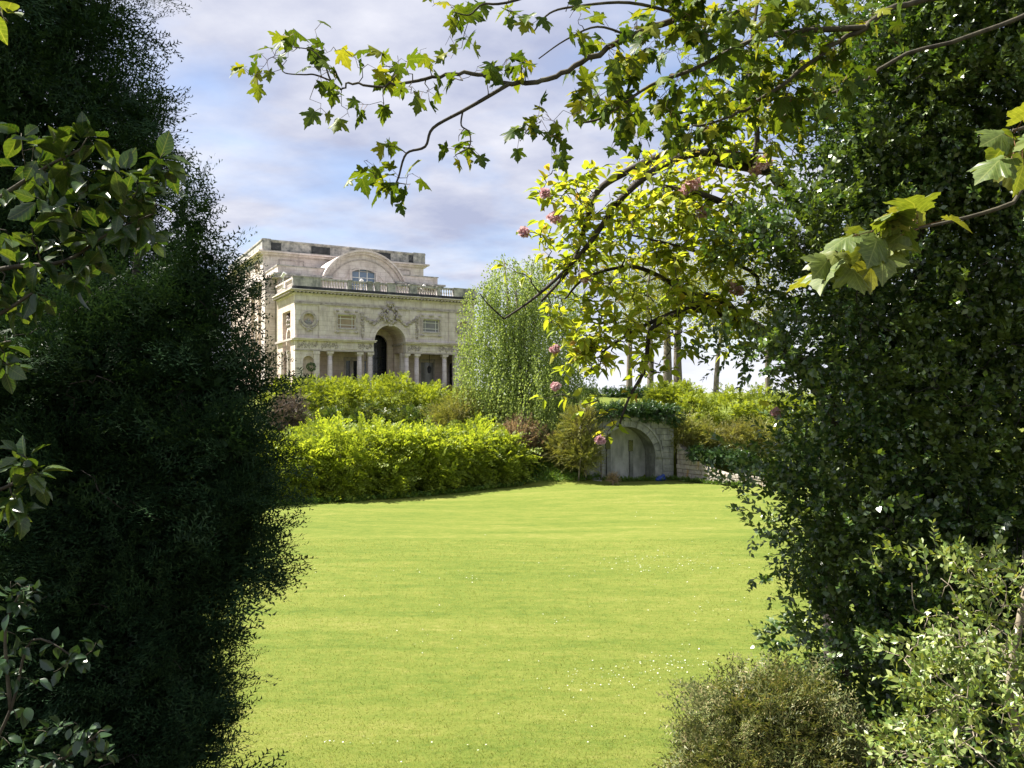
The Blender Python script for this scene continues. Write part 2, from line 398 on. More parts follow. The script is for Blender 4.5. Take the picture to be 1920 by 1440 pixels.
M['olive'] = leaf_mat('olive_shrub_leaves', [(0.0, (0.12, 0.15, 0.035)), (0.5, (0.20, 0.22, 0.055)), (1.0, (0.30, 0.29, 0.09))], 0.34, (1.2, 1.1, 0.5), gloss=0.05, rough=0.5, patch=0.4, patch_col=(0.14, 0.11, 0.06), patch_scale=0.6)
M['russet'] = leaf_mat('russet_shrub_leaves', [(0.0, (0.20, 0.17, 0.09)), (0.5, (0.30, 0.23, 0.15)), (1.0, (0.40, 0.30, 0.22))], 0.3, (1.2, 1.0, 0.7), gloss=0.04, rough=0.5)
M['plum'] = leaf_mat('grey_purple_shrub_leaves', [(0.0, (0.06, 0.05, 0.04)), (1.0, (0.15, 0.12, 0.10))], 0.25, (1.1, 1.0, 0.8), gloss=0.04, rough=0.5)
M['willow'] = leaf_mat('willow_leaves', [(0.0, (0.18, 0.25, 0.065)), (0.5, (0.27, 0.35, 0.10)), (1.0, (0.36, 0.44, 0.14))], 0.48, (1.15, 1.12, 0.65), gloss=0.05, rough=0.5, patch=0.35, patch_col=(0.11, 0.16, 0.055), patch_scale=0.35)
M['darkgreen'] = leaf_mat('shaded_hedge_leaves', [(0.0, (0.035, 0.07, 0.018)), (0.6, (0.065, 0.11, 0.024)), (1.0, (0.14, 0.19, 0.035))], 0.3, gloss=0.06, patch=0.5, patch_col=(0.13, 0.13, 0.05), patch_scale=0.5)  # dark green standing in for shade on the hedge's lower face
M['ivy'] = leaf_mat('ivy_leaves', [(0.0, (0.020, 0.055, 0.018)), (0.6, (0.045, 0.095, 0.030)), (1.0, (0.09, 0.15, 0.05))], 0.2, gloss=0.10, rough=0.35)
M['cover'] = leaf_mat('ground_cover_leaves', [(0.0, (0.06, 0.13, 0.025)), (0.6, (0.11, 0.19, 0.035)), (1.0, (0.17, 0.25, 0.05))], 0.3, gloss=0.05)
M['spring'] = leaf_mat('thin_spring_leaves', [(0.0, (0.15, 0.18, 0.045)), (1.0, (0.28, 0.30, 0.09))], 0.45, (1.2, 1.15, 0.5), gloss=0.03)
M['daisy'] = solid_mat('white_daisy_petals', [(0.4, (0.50, 0.52, 0.44)), (0.7, (0.62, 0.63, 0.56))], 5, 0.8, 0)
M['blue'] = solid_mat('blue_tarpaulin', [(0.4, (0.02, 0.05, 0.20)), (0.7, (0.04, 0.08, 0.30))], 5, 0.5, 0.3)

def grass_mat():
    m, t = mat_new('mown_grass')
    g = N(t, 'ShaderNodeNewGeometry')
    mp1 = N(t, 'ShaderNodeMapping'); mp1.inputs['Rotation'].default_value = (0, 0, R_(-6)); mp1.inputs['Scale'].default_value = (0.16, 1.0, 1)
    t.links.new(g.outputs['Position'], mp1.inputs[0])
    a = noise(t, mp1.outputs[0], 0.55, 6, 0.62, 0.3)
    mp2 = N(t, 'ShaderNodeMapping'); mp2.inputs['Rotation'].default_value = (0, 0, R_(-4)); mp2.inputs['Scale'].default_value = (0.4, 1.0, 1)
    t.links.new(g.outputs['Position'], mp2.inputs[0])
    b = noise(t, mp2.outputs[0], 2.6, 6, 0.7)
    c = noise(t, g.outputs['Position'], 34.0, 9, 0.92)
    mp3 = N(t, 'ShaderNodeMapping'); mp3.inputs['Scale'].default_value = (0.6, 1.0, 1)
    t.links.new(g.outputs['Position'], mp3.inputs[0])
    e = noise(t, mp3.outputs[0], 7.5, 7, 0.85)
    f = mth(t, 'ADD', mth(t, 'ADD', mth(t, 'MULTIPLY', a, 0.25), mth(t, 'MULTIPLY', b, 0.23)), mth(t, 'ADD', mth(t, 'MULTIPLY', c, 0.24), mth(t, 'MULTIPLY', e, 0.28)))
    col = ramp(t, f, [(0.37, (0.050, 0.088, 0.015)), (0.46, (0.100, 0.138, 0.022)), (0.53, (0.145, 0.168, 0.032)), (0.62, (0.225, 0.215, 0.068))])
    d = N(t, 'ShaderNodeBsdfPrincipled'); t.links.new(col, d.inputs['Base Color'])
    d.inputs['Roughness'].default_value = 0.9; d.inputs['Specular IOR Level'].default_value = 0.1
    bp = N(t, 'ShaderNodeBump'); bp.inputs['Strength'].default_value = 0.8; bp.inputs['Distance'].default_value = 0.03
    t.links.new(noise(t, g.outputs['Position'], 45.0, 4, 0.8), bp.inputs['Height']); t.links.new(bp.outputs[0], d.inputs['Normal'])
    o = N(t, 'ShaderNodeOutputMaterial'); t.links.new(d.outputs[0], o.inputs[0])
    return m
M['grass'] = grass_mat()
M['blade'] = leaf_mat('grass_blades', [(0.0, (0.09, 0.135, 0.02)), (0.5, (0.175, 0.215, 0.038)), (1.0, (0.36, 0.35, 0.12))], 0.4, (1.15, 1.1, 0.6), gloss=0.03, rough=0.5)
M['soil'] = solid_mat('leaf_litter_soil', [(0.35, (0.03, 0.024, 0.016)), (0.6, (0.065, 0.05, 0.035)), (0.8, (0.10, 0.085, 0.055))], 2.5, 0.95, 0.6, 14, 0.04)
M['gravel'] = solid_mat('pale_terrace_gravel', [(0.35, (0.30, 0.27, 0.23)), (0.7, (0.42, 0.39, 0.34))], 3, 0.95, 0.4, 30, 0.02)

# ------------------------------------------------------------------ ground
EX = [-200, -60, -30, -12.9, -6, 1.5, 5.0, 6.5, 12.0, 20, 40, 90, 300]
EY = [  25,  30,  38,  46.0, 51, 58.0, 58.6, 59.5, 60.5, 57.5, 50, 40, 30]
def ground_z(x, y):
    x = np.asarray(x, dtype=float); y = np.asarray(y, dtype=float)
    yE = np.interp(x, EX, EY)
    near = 4.4*(1-smooth01((y-1.2)/10.0))
    t = y - yE
    slope = 6.7*smooth01((t+0.5)/34.0)
    # steep ground tucked behind the bridge portal and its retaining wall
    wb = np.interp(x, [4.0, 6.0, 12.6, 14.0], [0, 1, 1, 0])
    steep = 4.6*smooth01((t-1.2)/1.2) + 2.0*smooth01((t-3)/14.0)
    slope = slope*(1-wb) + steep*wb
    wr = np.interp(x, [12.0, 13.4, 21, 26], [0, 1, 1, 0])
    bank = 1.2*smooth01((t-0.6)/0.5) + 5.4*smooth01((t-1.0)/13.0)
    slope = slope*(1-wr) + bank*wr
    mound = 1.5*np.exp(-((x-3.3)/2.3)**2-((y-59.2)/1.9)**2)
    hump = mound+0.28*np.exp(-((y-50)/5.0)**2)*np.clip((x+4)/10, 0, 1)
    side = 4.0*smooth01((np.abs(x-4)-34)/20.0)*smooth01((70-y)/20.0)
    und = 0.05*np.sin(x*0.23+y*0.11)+0.04*np.sin(y*0.31-x*0.1)
    fall = -1.5*smooth01((y-160)/200.0)
    return near + np.maximum(slope, side) + hump + und*(1-wb) + fall
def gz(x, y): return float(ground_z(x, y))

def grid(name, xs, ys, mat, zoff=0.0, zf=ground_z):
    X, Yg = np.meshgrid(xs, ys); Z = zf(X, Yg)+zoff
    V = np.stack([X, Yg, Z], -1).reshape(-1, 3); nx = len(xs); ny = len(ys)
    i = np.arange((nx-1)*(ny-1)); a = (i//(nx-1))*nx + i % (nx-1)
    Fc = np.stack([a, a+1, a+nx+1, a+nx], -1)
    return new_obj(name, raw_mesh(name, V, Fc, mat, True))
xs = np.concatenate([[-3000, -1500, -700, -300, -150, -90], np.arange(-60, 60.1, 0.9), [90, 150, 300, 700, 1500, 3000]])
ys = np.concatenate([[-2500, -900, -300, -80, -30, -12, -6, -3], np.arange(-1, 130, 0.9), [150, 180, 240, 360, 700, 1500, 3500]])
tag(grid('lawn', xs, ys, M['grass']), kind='structure')
# bare planted bank under the trees by the camera
bx_ = np.arange(-14, 14.1, 0.35); by_ = np.arange(-6, 10.6, 0.35)
tag(grid('planting_bank', bx_, by_, M['soil'], 0.012, lambda x, y: ground_z(x, y)-0.25*smooth01((y-9.2)/1.2)-0.25*smooth01((np.abs(x)-12.5)/1.2)), kind='structure')
# terrace before the palace
BZ = 6.75
# ------------------------------------------------------------------ palace
PA = R_(29.0)
P0 = at(553, 750, 85.0)
palace = empty('palace', (P0.x, P0.y, BZ), PA)
tag(palace, 'pale stone neoclassical palace with arched portico and balustraded roof above the shrubs', 'building')
ca, sa = math.cos(PA), math.sin(PA)
def u_of(px, v=0.0):
    k = (px-960.0)/F
    return (k*(P0.y+ca*v) - (P0.x-sa*v))/(ca-k*sa)
def w_of(py, u, v=0.0):
    return CAM_Z + (HOR-py)/F*(P0.y+sa*u+ca*v) - BZ
W = 21.26; CU = W/2
LEDGE1 = 5.88; FR0 = 4.66; STR = 9.5; COR0 = 10.55; COR1 = 11.05; BAL1 = 12.35
S, SD, SB, SC, SP = M['stone'], M['stone_dark'], M['stone_black'], M['stone_carved'], M['stone_pink']
def part(name, mb, mat, parent=palace, smooth=False): return mb.build(name, mat, parent, smooth)
def arc(cx, cz, r, a0, a1, n): return [(cx+r*math.cos(a0+(a1-a0)*i/n), cz+r*math.sin(a0+(a1-a0)*i/n)) for i in range(n+1)]
def circ(cx, cz, r, n=24): return arc(cx, cz, r, 0, 2*math.pi*(n-1)/n, n-1)
AR = 1.84; ASP = w_of(610, CU)-AR            # arch radius and springing height
OCU = 1.46; OCW = w_of(598, OCU); OCR = 0.60
WU = 5.0; WW0, WW1 = 7.10, 8.55; WH = 1.02   # windows: half width, sill and head heights
# front wall of the upper storey
outer = [(0, LEDGE1), (CU-AR, LEDGE1), (CU-AR, ASP)] + arc(CU, ASP, AR, math.pi, 0, 20)[1:-1] + [(CU+AR, ASP), (CU+AR, LEDGE1), (W, LEDGE1), (W, COR0), (0, COR0)]
holes = [circ(OCU, OCW, OCR), circ(W-OCU, OCW, OCR)]
for s in (-1, 1):
    c = CU+s*WU; holes.append([(c-WH, WW0), (c+WH, WW0), (c+WH, WW1), (c-WH, WW1)])
part('front_wall', MB().plate(outer, holes, 0.0, 0.55), S)
# pilaster strips, panels and string courses a little proud of the wall
for s in (-1, 1):
    for du in (2.75, 7.65):
        part('pilaster', MB().box(CU+s*du-0.42, CU+s*du+0.42, -0.10, -0.003, LEDGE1+0.05, STR-0.02).box(CU+s*du-0.27, CU+s*du+0.27, -0.14, -0.103, LEDGE1+0.5, STR-0.5), S)
    part('corner_pilaster', MB().box(CU+s*(CU-0.001)-(0.001 if s < 0 else 0.32), CU+s*CU+(0.32 if s < 0 else 0.0), -0.06, -0.004, LEDGE1+0.05, STR-0.02), S)
part('string_course', MB().box(-0.12, W+0.12, -0.15, -0.002, STR, STR+0.16).box(-0.07, W+0.07, -0.09, -0.0025, STR+0.16, STR+0.30), SC)
# left flank wall of the portico with its tall arched recess, and the right one
VD = 8.2
fl = MB()
f_out = [(0.551, 0.0), (VD, 0.0), (VD, COR0), (0.551, COR0)]
f_hole = [(2.0, 0.3)] + [(5.6, 0.3), (5.6, 9.0), (2.0, 9.0)]
tmp = MB().plate(f_out, [f_hole], 0.0, 0.5)
part('flank_wall', MB().add([(y, x, z) for x, y, z in tmp.v], [tuple(reversed(f)) for f in tmp.f]), SP)
part('flank_wall', MB().box(W-0.5, W, 0.551, VD, 0.0, COR0), SP)
fr_ = MB().box(1.2, 1.4, 1.9, 5.7, 0.2, 9.1)
part('flank_recess', fr_, SP)
tmp = MB().ring(3.8, 6.1, 0.95, 1.25, 0, math.pi, 0.25, 0.9, 14).box(2.55, 2.85, 0.25, 0.9, 0.3, 6.1).box(4.75, 5.05, 0.25, 0.9, 0.3, 6.1)
part('flank_arch', MB().add([(y, x, z) for x, y, z in tmp.v], [tuple(reversed(f)) for f in tmp.f]), S)
part('flank_ledge', MB().box(-0.28, -0.002, 0.0, VD, LEDGE1-0.22, LEDGE1), SC)
fo = MB()
for k in range(26):
    a = random.uniform(0, 2*math.pi); rr = random.uniform(0, 0.75)
    fo.ball((0.18+random.uniform(-.1, .1), 3.8+rr*math.cos(a)*0.7, 7.75+rr*math.sin(a)*1.3), (0.14, random.uniform(.09, .2), random.uniform(.12, .26)), 6, 4)
part('flank_sculpture', fo, SC, smooth=True)
for vv in (2.3, 5.3): part('flank_column', MB().lathe([(0.30, 0), (0.30, .2), (0.24, .3), (0.21, 4.3), (0.29, 4.4), (0.31, 4.62)], (-0.05, vv, 0), 12), S, smooth=False)
# entablature ledge and carved frieze over the loggia, broken by the arch
for s in (-1, 1):
    a, b = (-0.05, CU-AR-0.02) if s < 0 else (CU+AR+0.02, W+0.05)
    part('frieze', MB().box(a+0.05, b-0.05, -0.05, 0.75, FR0, LEDGE1-0.25), S)
    part('frieze_ledge', MB().box(a-0.12, b+0.12, -0.42, 0.80, LEDGE1-0.25, LEDGE1-0.10).box(a-0.2, b+0.2, -0.52, 0.82, LEDGE1-0.10, LEDGE1), S)
    part('architrave', MB().box(a+0.02, b-0.02, -0.12, 0.70, FR0-0.12, FR0), SC)
    # carved scrollwork panels with plain tablets between
    spans = [(0.25, 2.4), (2.75, 4.7), (6.9, 8.55)]
    for (x0, x1) in spans:
        if s > 0: x0, x1 = W-x1, W-x0
        mb = MB(); n = int((x1-x0)/0.34)
        for k in range(n):
            cx = x0+(k+.5)*(x1-x0)/n; cz = (FR0+LEDGE1-0.25)/2
            sg = 1 if k % 2 else -1
            pts = [(cx+0.17*math.cos(t)*(1-t/9), -0.08, cz+sg*0.26*math.sin(t)*(1-t/9)) for t in np.linspace(0, 6.5, 12)]
            mb.tube(pts, [0.05]*12, 5)
            for j in range(4):
                mb.ball((cx+random.uniform(-.15, .15), -0.08, cz+random.uniform(-.36, .36)), (0.07, 0.06, 0.07), 6, 4)
        part('carved_panel', mb, SC)
    x0, x1 = (4.85, 6.75) if s < 0 else (W-6.75, W-4.85)
    part('tablet', MB().bbox(x0, x1, -0.11, -0.052, FR0+0.16, LEDGE1-0.38, 0.03), S)
# solid corner bays of the ground floor with round headed niches
for s in (-1, 1):
    a = 0.0 if s < 0 else W-2.65
    c = OCU if s < 0 else W-OCU
    nt = w_of(667, OCU)-0.6
    hole = [(c-0.6, 0.9), (c+0.6, 0.9), (c+0.6, nt)] + arc(c, nt, 0.6, 0, math.pi, 12)[1:-1] + [(c-0.6, nt)]
    part('corner_bay', MB().plate([(a, 0), (a+2.65, 0), (a+2.65, FR0-0.12), (a, FR0-0.12)], [hole], 0.02, 0.6), S)
    part('niche_back', MB().box(c-0.75, c+0.75, 0.62, 0.8, 0.7, nt+0.8), SP)
    part('plinth', MB().box(a-0.1, a+2.75, -0.16, 0.015, 0.0, 0.75), SC)
    q = a+2.3 if s < 0 else a+0.35
    part('bay_pilaster', MB().box(q-0.30, q+0.30, -0.14, 0.012, 0.76, FR0-0.16).box(q-0.36, q+0.36, -0.18, 0.013, FR0-0.5, FR0-0.17), S)
    # oculus: moulded ring, hollow back and a carved swag below
    part('oculus_ring', MB().ring(c, OCW, OCR, OCR+0.24, 0, 2*math.pi, -0.12, 0.02, 24), SC)
    part('oculus_niche', MB().plate(circ(c, OCW, OCR+.1), [], 0.34, 0.5), SP)
    part('oculus_reflection_lump', MB().ball((c, 0.24, OCW-0.36), (0.46, 0.12, 0.26), 10, 6).ball((c+.05, 0.22, OCW-0.08), (0.13, 0.12, 0.16), 8, 6), SD, smooth=True)  # grey lumps stand in for a reflection low in the oculus glass
    sw = MB()
    for k in range(22):
        t = math.pi*(1.05+0.9*k/21); rr = OCR+0.36
        sw.ball((c+rr*math.cos(t), -0.10, OCW+rr*math.sin(t)*1.0-0.05), (0.11, 0.09, 0.12), 6, 4)
    for k in range(9): sw.ball((c+random.uniform(-.35, .35), -0.10, OCW-1.05+random.uniform(-.18, .16)), (0.12, 0.1, 0.12), 6, 4)
    part('oculus_swag', sw, SC)
    # arrowed window with eared surround
    cw = CU+s*WU
    part('window_surround', MB().plate([(cw-1.42, WW0-0.45), (cw-1.28, WW0-.3), (cw-1.28, WW1+.12), (cw-1.42, WW1+.2), (cw-1.42, WW1+0.5), (cw+1.42, WW1+0.5), (cw+1.42, WW1+.2), (cw+1.28, WW1+.12), (cw+1.28, WW0-.3), (cw+1.42, WW0-.45)],
                                      [[(cw-WH, WW0), (cw+WH, WW0), (cw+WH, WW1), (cw-WH, WW1)]], -0.13, 0.0), S)
    part('window_moulding', MB().plate([(cw-1.18, WW0-0.16), (cw+1.18, WW0-.16), (cw+1.18, WW1+.16), (cw-1.18, WW1+.16)],
                                      [[(cw-WH, WW0), (cw+WH, WW0), (cw+WH, WW1), (cw-WH, WW1)]], -0.22, -0.13), SC)
    br = MB()
    for e in (-1, 1):
        br.ball((cw+e*1.05, -0.2, WW0-0.42), (0.2, 0.12, 0.16), 8, 5).ball((cw+e*1.05, -0.2, WW1+0.42), (0.18, 0.1, 0.12), 8, 5)
    br.ball((cw, -0.2, WW1+.42), (0.35, 0.1, 0.14), 8, 5)
    part('window_ornament', br, SC)
    win = part('window', MB().plate([(cw-WH, WW0), (cw+WH, WW0), (cw+WH, WW1), (cw-WH, WW1)], [[(cw-WH+.07, WW0+.07), (cw+WH-.07, WW0+.07), (cw+WH-.07, WW1-.07), (cw-WH+.07, WW1-.07)]], 0.12, 0.2), M['white_paint'])
    xs_ = [-WH+.07, -0.66, 0.66, WH-.07]; zs_ = [WW0+.07, WW0+.38, WW1-.38, WW1-.07]
    for i in range(3):
        for j in range(3):
            new_obj('pane', MB().box(cw+xs_[i], cw+xs_[i+1], 0.17, 0.185, zs_[j], zs_[j+1]).mesh('pane', M['blind'] if s < 0 else M['grey_glass']), None, win)
    gb = MB()
    for x in xs_[1:3]: gb.box(cw+x-0.03, cw+x+0.03, 0.13, 0.165, zs_[0], zs_[3])
    for z in zs_[1:3]: gb.box(cw+xs_[0], cw+xs_[3], 0.135, 0.163, z-0.03, z+0.03)
    new_obj('glazing_bar', gb.mesh('glazing_bar', M['white_paint']), None, win)
# loggia: back wall, floor, ceiling, dark doors, columns
LV = 3.6
part('loggia_floor', MB().box(-0.3, W+0.3, -1.2, LV+2.5, -1.2, 0.0), SC)
part('loggia_ceiling', MB().box(2.66, CU-AR-0.3, 0.76, LV, FR0+.05, FR0+0.3).box(CU+AR+0.3, W-2.66, 0.76, LV, FR0+.05, FR0+0.3), SP)
part('loggia_back_wall', MB().box(0.56, CU-AR-0.3, LV, LV+0.4, 0, COR0-.2).box(CU+AR+0.3, W-0.56, LV, LV+0.4, 0, COR0-.2), SP)
for px0, px1 in ((648, 656), (662, 671), (682, 690), (789, 812), (842, 850)):
    ua, ub = u_of(px0, LV), u_of(px1, LV)
    part('loggia_door', MB().box(ua, ub, LV-0.06, LV-0.002, 0.0, 3.75), M['door_dark'] if px0 != 789 else M['grey_glass'])
    part('door_frame', MB().box(ua-.16, ua, LV-.12, LV-.003, 0, 3.9).box(ub, ub+.16, LV-.12, LV-.003, 0, 3.9).box(ua-.2, ub+.2, LV-.16, LV-.004, 3.91, 4.15), SC)
# barrel vault over the entrance, with an inner arch and glazed doors
vault = MB().ring(CU, ASP, AR, AR+0.3, 0, math.pi, 0.551, 5.2, 22)
part('entrance_vault', vault, SP)
for s in (-1, 1):
    x0, x1 = (CU-AR-0.3, CU-AR) if s < 0 else (CU+AR, CU+AR+0.3)
    part('entrance_wall', MB().box(x0, x1, 0.83, 5.2, FR0+.001, ASP).box(x0, x1, LV-.2, 5.2, 0, FR0), SP)
    y0 = (CU-AR-.02, CU-AR+0.16) if s < 0 else (CU+AR-0.16, CU+AR+.02)
    part('impost', MB().box(y0[0], y0[1], 0.84, 5.1, ASP-0.3, ASP-0.05), SC)
IR = 1.15
inner_out = [(CU-AR-.2, 0), (CU-IR, 0), (CU-IR, ASP-.1)] + arc(CU, ASP-.1, IR, math.pi, 0, 16)[1:-1] + [(CU+IR, ASP-.1), (CU+IR, 0), (CU+AR+.2, 0), (CU+AR+.2, ASP+AR+.2), (CU-AR-.2, ASP+AR+.2)]
part('inner_arch', MB().plate(inner_out, [], 3.9, 4.3), SP)
dm = part('entrance_door', MB().box(CU-IR-.2, CU+IR+.2, 5.0, 5.08, 0, ASP+IR+.3), M['door_dark'])
db = MB()
for k in range(7): db.box(CU-IR+k*2*IR/6-.03, CU-IR+k*2*IR/6+.03, 4.94, 4.998, 0, ASP+IR*0.8)
for z in (1.3, 2.6, 4.2, 5.6): db.box(CU-IR, CU+IR, 4.93, 4.99, z-.03, z+.03)
new_obj('glazing_bar', db.mesh('glazing_bar', M['black_iron']), None, dm)
# archivolt, keystone cartouche and garlands
part('archivolt', MB().ring(CU, ASP, AR, AR+0.22, 0, math.pi, -0.16, 0.3, 26).ring(CU, ASP, AR+0.22, AR+0.62, 0, math.pi, -0.09, 0.0, 26), S)
ct = MB()
top = STR+0.6
for k in range(70):
    t = random.random(); z = ASP+AR+0.1+t*(top-ASP-AR-0.1)
    wd = 0.35+0.75*math.sin(min(1, t*1.1)*math.pi)**0.8
    ct.ball((CU+random.uniform(-wd, wd), -0.22+random.uniform(-.16, .1), z), (random.uniform(.08, .2), 0.16, random.uniform(.1, .24)), 6, 4)
ct.ball((CU, -0.28, ASP+AR+1.05), (0.42, 0.22, 0.62), 12, 8)
for e in (-1, 1):
    pts = [(CU+e*(0.95+0.32*math.cos(t)*(1-t/8)), -0.28, ASP+AR+0.95+0.32*math.sin(t)*(1-t/8)) for t in np.linspace(0, 6.5, 16)]
    ct.tube(pts, [0.1]*16, 6)
part('cartouche', ct, SC, smooth=True)
part('keystone', MB().plate([(CU-.2, ASP+AR-.12), (CU+.2, ASP+AR-.12), (CU+.36, ASP+AR+.6), (CU-.36, ASP+AR+.6)], [], -0.3, -0.0), S)
for e in (-1, 1):
    gl_ = MB()
    for k in range(90):
        t = k/89; x = CU+e*(0.9+2.35*t); z = ASP+AR+1.0 - 0.95*math.sin(math.pi*min(1, t*1.02))*0.85 - 0.1*t
        if t > 0.5: z += 0.1
        gl_.ball((x+random.uniform(-.08, .08), -0.13+random.uniform(-.05, .05), z+random.uniform(-.14, .14)), (random.uniform(.08, .15),)*3, 6, 4)
    for k in range(60):
        t = random.random(); gl_.ball((CU+e*(3.22+random.uniform(-.2, .2)*(1-t*.5)), -0.1, ASP+AR+1.15-2.6*t), (random.uniform(.07, .14),)*3, 6, 4)
    part('garland', gl_, SC)
# columns
cpx = [620, 675.5, 695.5, 764, 783, 835]
for px in cpx:
    cu_ = u_of(px)
    c = part('column', MB().lathe([(0.29, 0.42), (0.285, 1.5), (0.25, 4.05)], (cu_, 0.3, 0), 16), S, smooth=True)
    new_obj('capital', MB().box(cu_-0.36, cu_+0.36, -0.06, 0.66, 4.30, FR0-0.125).lathe([(0.25, 4.05), (0.29, 4.12), (0.27, 4.16), (0.35, 4.298)], (cu_, 0.3, 0), 16).mesh('capital', S), None, c)
    new_obj('base', MB().box(cu_-0.40, cu_+0.40, -0.1, 0.70, 0.0, 0.18).lathe([(0.39, 0.182), (0.39, 0.26), (0.32, 0.3), (0.34, 0.38), (0.29, 0.42)], (cu_, 0.3, 0), 16).mesh('base', S), None, c)
for s in (-1, 1):
    x = CU+s*(AR+0.15)
    part('entrance_pier', MB().box(x-0.28, x+0.28, 0.95, 1.5, 0, FR0-.01), S)
# main cornice, dentils, balustrade
part('cornice', MB().box(-0.12, W+0.12, -0.12, VD, COR0, COR0+0.14).box(-0.38, W+0.38, -0.38, VD, COR0+0.28, COR0+0.40).box(-0.62, W+0.62, -0.62, VD, COR0+0.40, COR1), S)
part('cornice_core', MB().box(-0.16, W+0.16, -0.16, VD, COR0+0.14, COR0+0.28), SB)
dn = MB(); k = -0.1
while k < W+0.1: dn.box(k, k+0.22, -0.52, -0.161, COR0+0.145, COR0+0.275); k += 0.42
k = 0.2
while k < VD: dn.box(-0.52, -0.161, k, k+0.22, COR0+0.145, COR0+0.275); k += 0.42
tag(part('dentil_course', dn, SC), kind='stuff')
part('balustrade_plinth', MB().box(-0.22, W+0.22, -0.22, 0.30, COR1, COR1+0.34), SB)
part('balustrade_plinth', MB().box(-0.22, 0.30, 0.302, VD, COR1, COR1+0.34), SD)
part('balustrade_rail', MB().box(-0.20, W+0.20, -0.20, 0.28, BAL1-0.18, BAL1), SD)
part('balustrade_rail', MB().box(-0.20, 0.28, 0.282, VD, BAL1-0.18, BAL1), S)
piers = [(-0.25, 2.75), (u_of(709)-.4, u_of(709)+.1), (u_of(733)-.5, u_of(733)+.5), (u_of(773)-.4, u_of(773)+.5), (W-2.8, W+0.25)]
piers += [(u_of(655)-.25, u_of(655)+.25), (u_of(692)-.25, u_of(692)+.25), (u_of(822)-.2, u_of(822)+.2)]
for a, b in piers:
    part('balustrade_pier', MB().box(a, b, -0.235, 0.31, COR1+0.341, BAL1-0.181).box(a-.04, b+.04, -.26, .33, BAL1+.002, BAL1+0.06), SD)
part('balustrade_pier', MB().box(-0.235, 0.31, 3.4, 4.2, COR1+.341, BAL1-.181), S)
bme = MB().lathe([(0.09, 0), (0.09, .06), (0.05, .1), (0.115, .26), (0.10, .36), (0.05, .58), (0.085, .68), (0.085, .775)], (0, 0, 0), 8).mesh('baluster', S, True)
k = 2.9
while k < W-2.9:
    if not any(a-0.1 < k < b+0.1 for a, b in piers):
        o = new_obj('baluster', bme, None, palace); o.location = (k, 0.04, COR1+0.342)
    k += 0.30
k = 0.7
while k < VD-0.3:
    if not 3.3 < k < 4.3:
        o = new_obj('baluster', bme, None, palace); o.location = (0.04, k, COR1+0.342)
    k += 0.30
part('portico_roof', MB().box(0.32, W-0.32, 0.32, VD+1.5, COR1-0.1, COR1+0.08), SD)
# attic stage behind the balustrade
AV = 9.4; A0, A1 = 0.3, 20.6
AT = w_of(495.5, A0, AV); AC = w_of(513, A0, AV)
part('attic_wall', MB().box(A0, A1, AV, AV+8, COR1-.2, AT-0.12), S)
part('attic_coping', MB().box(A0-0.1, A1+0.1, AV-0.12, AV+8, AT-0.12, AT), SD)
part('attic_cornice', MB().box(A0-0.5, CU-4.2, AV-0.75, AV-0.002, AC-0.5, AC-0.2).box(A0-0.7, CU-4.0, AV-1.0, AV-0.004, AC-0.2, AC), SD)
part('attic_cornice', MB().box(CU+4.2, A1+0.5, AV-0.75, AV-0.002, AC-0.5, AC-0.2).box(CU+4.0, A1+0.7, AV-1.0, AV-0.004, AC-0.2, AC), SD)
part('attic_cornice', MB().box(A0-0.5, A0-.002, AV-0.002, AV+14, AC-0.5, AC-0.2).box(A0-0.75, A0-.004, AV-0.002, AV+14, AC-0.2, AC), S)
# great lunette with its arched hood and window
LVv = 8.6; LR = 5.25; LCZ = w_of(474, CU, 10.0)-LR-0.35
lw = 1.5
wz0, wz1 = LCZ+0.4, w_of(505, CU, 10.0)
hole = [(CU-lw, wz0), (CU+lw, wz0), (CU+lw, wz1-.35)] + [(CU+lw*math.cos(t), wz1-.35+.35*math.sin(t)) for t in np.linspace(0, math.pi, 12)[1:-1]] + [(CU-lw, wz1-.35)]
part('lunette_wall', MB().plate(arc(CU, LCZ, LR, 0, math.pi, 36), [hole], LVv+0.5, LVv+1.0), S)
part('lunette_hood', MB().ring(CU, LCZ, LR-0.05, LR+0.22, 0, math.pi, LVv+0.1, LVv+6, 40).ring(CU, LCZ, LR+0.22, LR+0.42, 0, math.pi, LVv-0.2, LVv+6, 40), S)
part('lunette_moulding', MB().ring(CU, LCZ, LR-0.75, LR-0.6, 0, math.pi, LVv+0.42, LVv+0.499, 40), SC)
part('window_surround', MB().ring(CU, LCZ+0.3, 3.1, 3.3, 0.1, math.pi-.1, LVv+0.42, LVv+0.499, 24).box(CU-lw-.35, CU-lw, LVv+.36, LVv+.498, wz0, wz1-.3).box(CU+lw, CU+lw+.35, LVv+.36, LVv+.498, wz0, wz1-.3), S)
win = part('lunette_window', MB().box(CU-lw, CU+lw, LVv+0.78, LVv+0.82, wz0, wz1), M['blue_glass'])
gb = MB()
for i in range(4): gb.box(CU-lw+i*2*lw/3-.05, CU-lw+i*2*lw/3+.05, LVv+.70, LVv+.775, wz0, wz1)
for z in (wz0+1.0, wz0+2.0, wz1-.04): gb.box(CU-lw, CU+lw, LVv+.705, LVv+.77, z-.04, z+.04)
new_obj('glazing_bar', gb.mesh('glazing_bar', M['white_paint']), None, win)
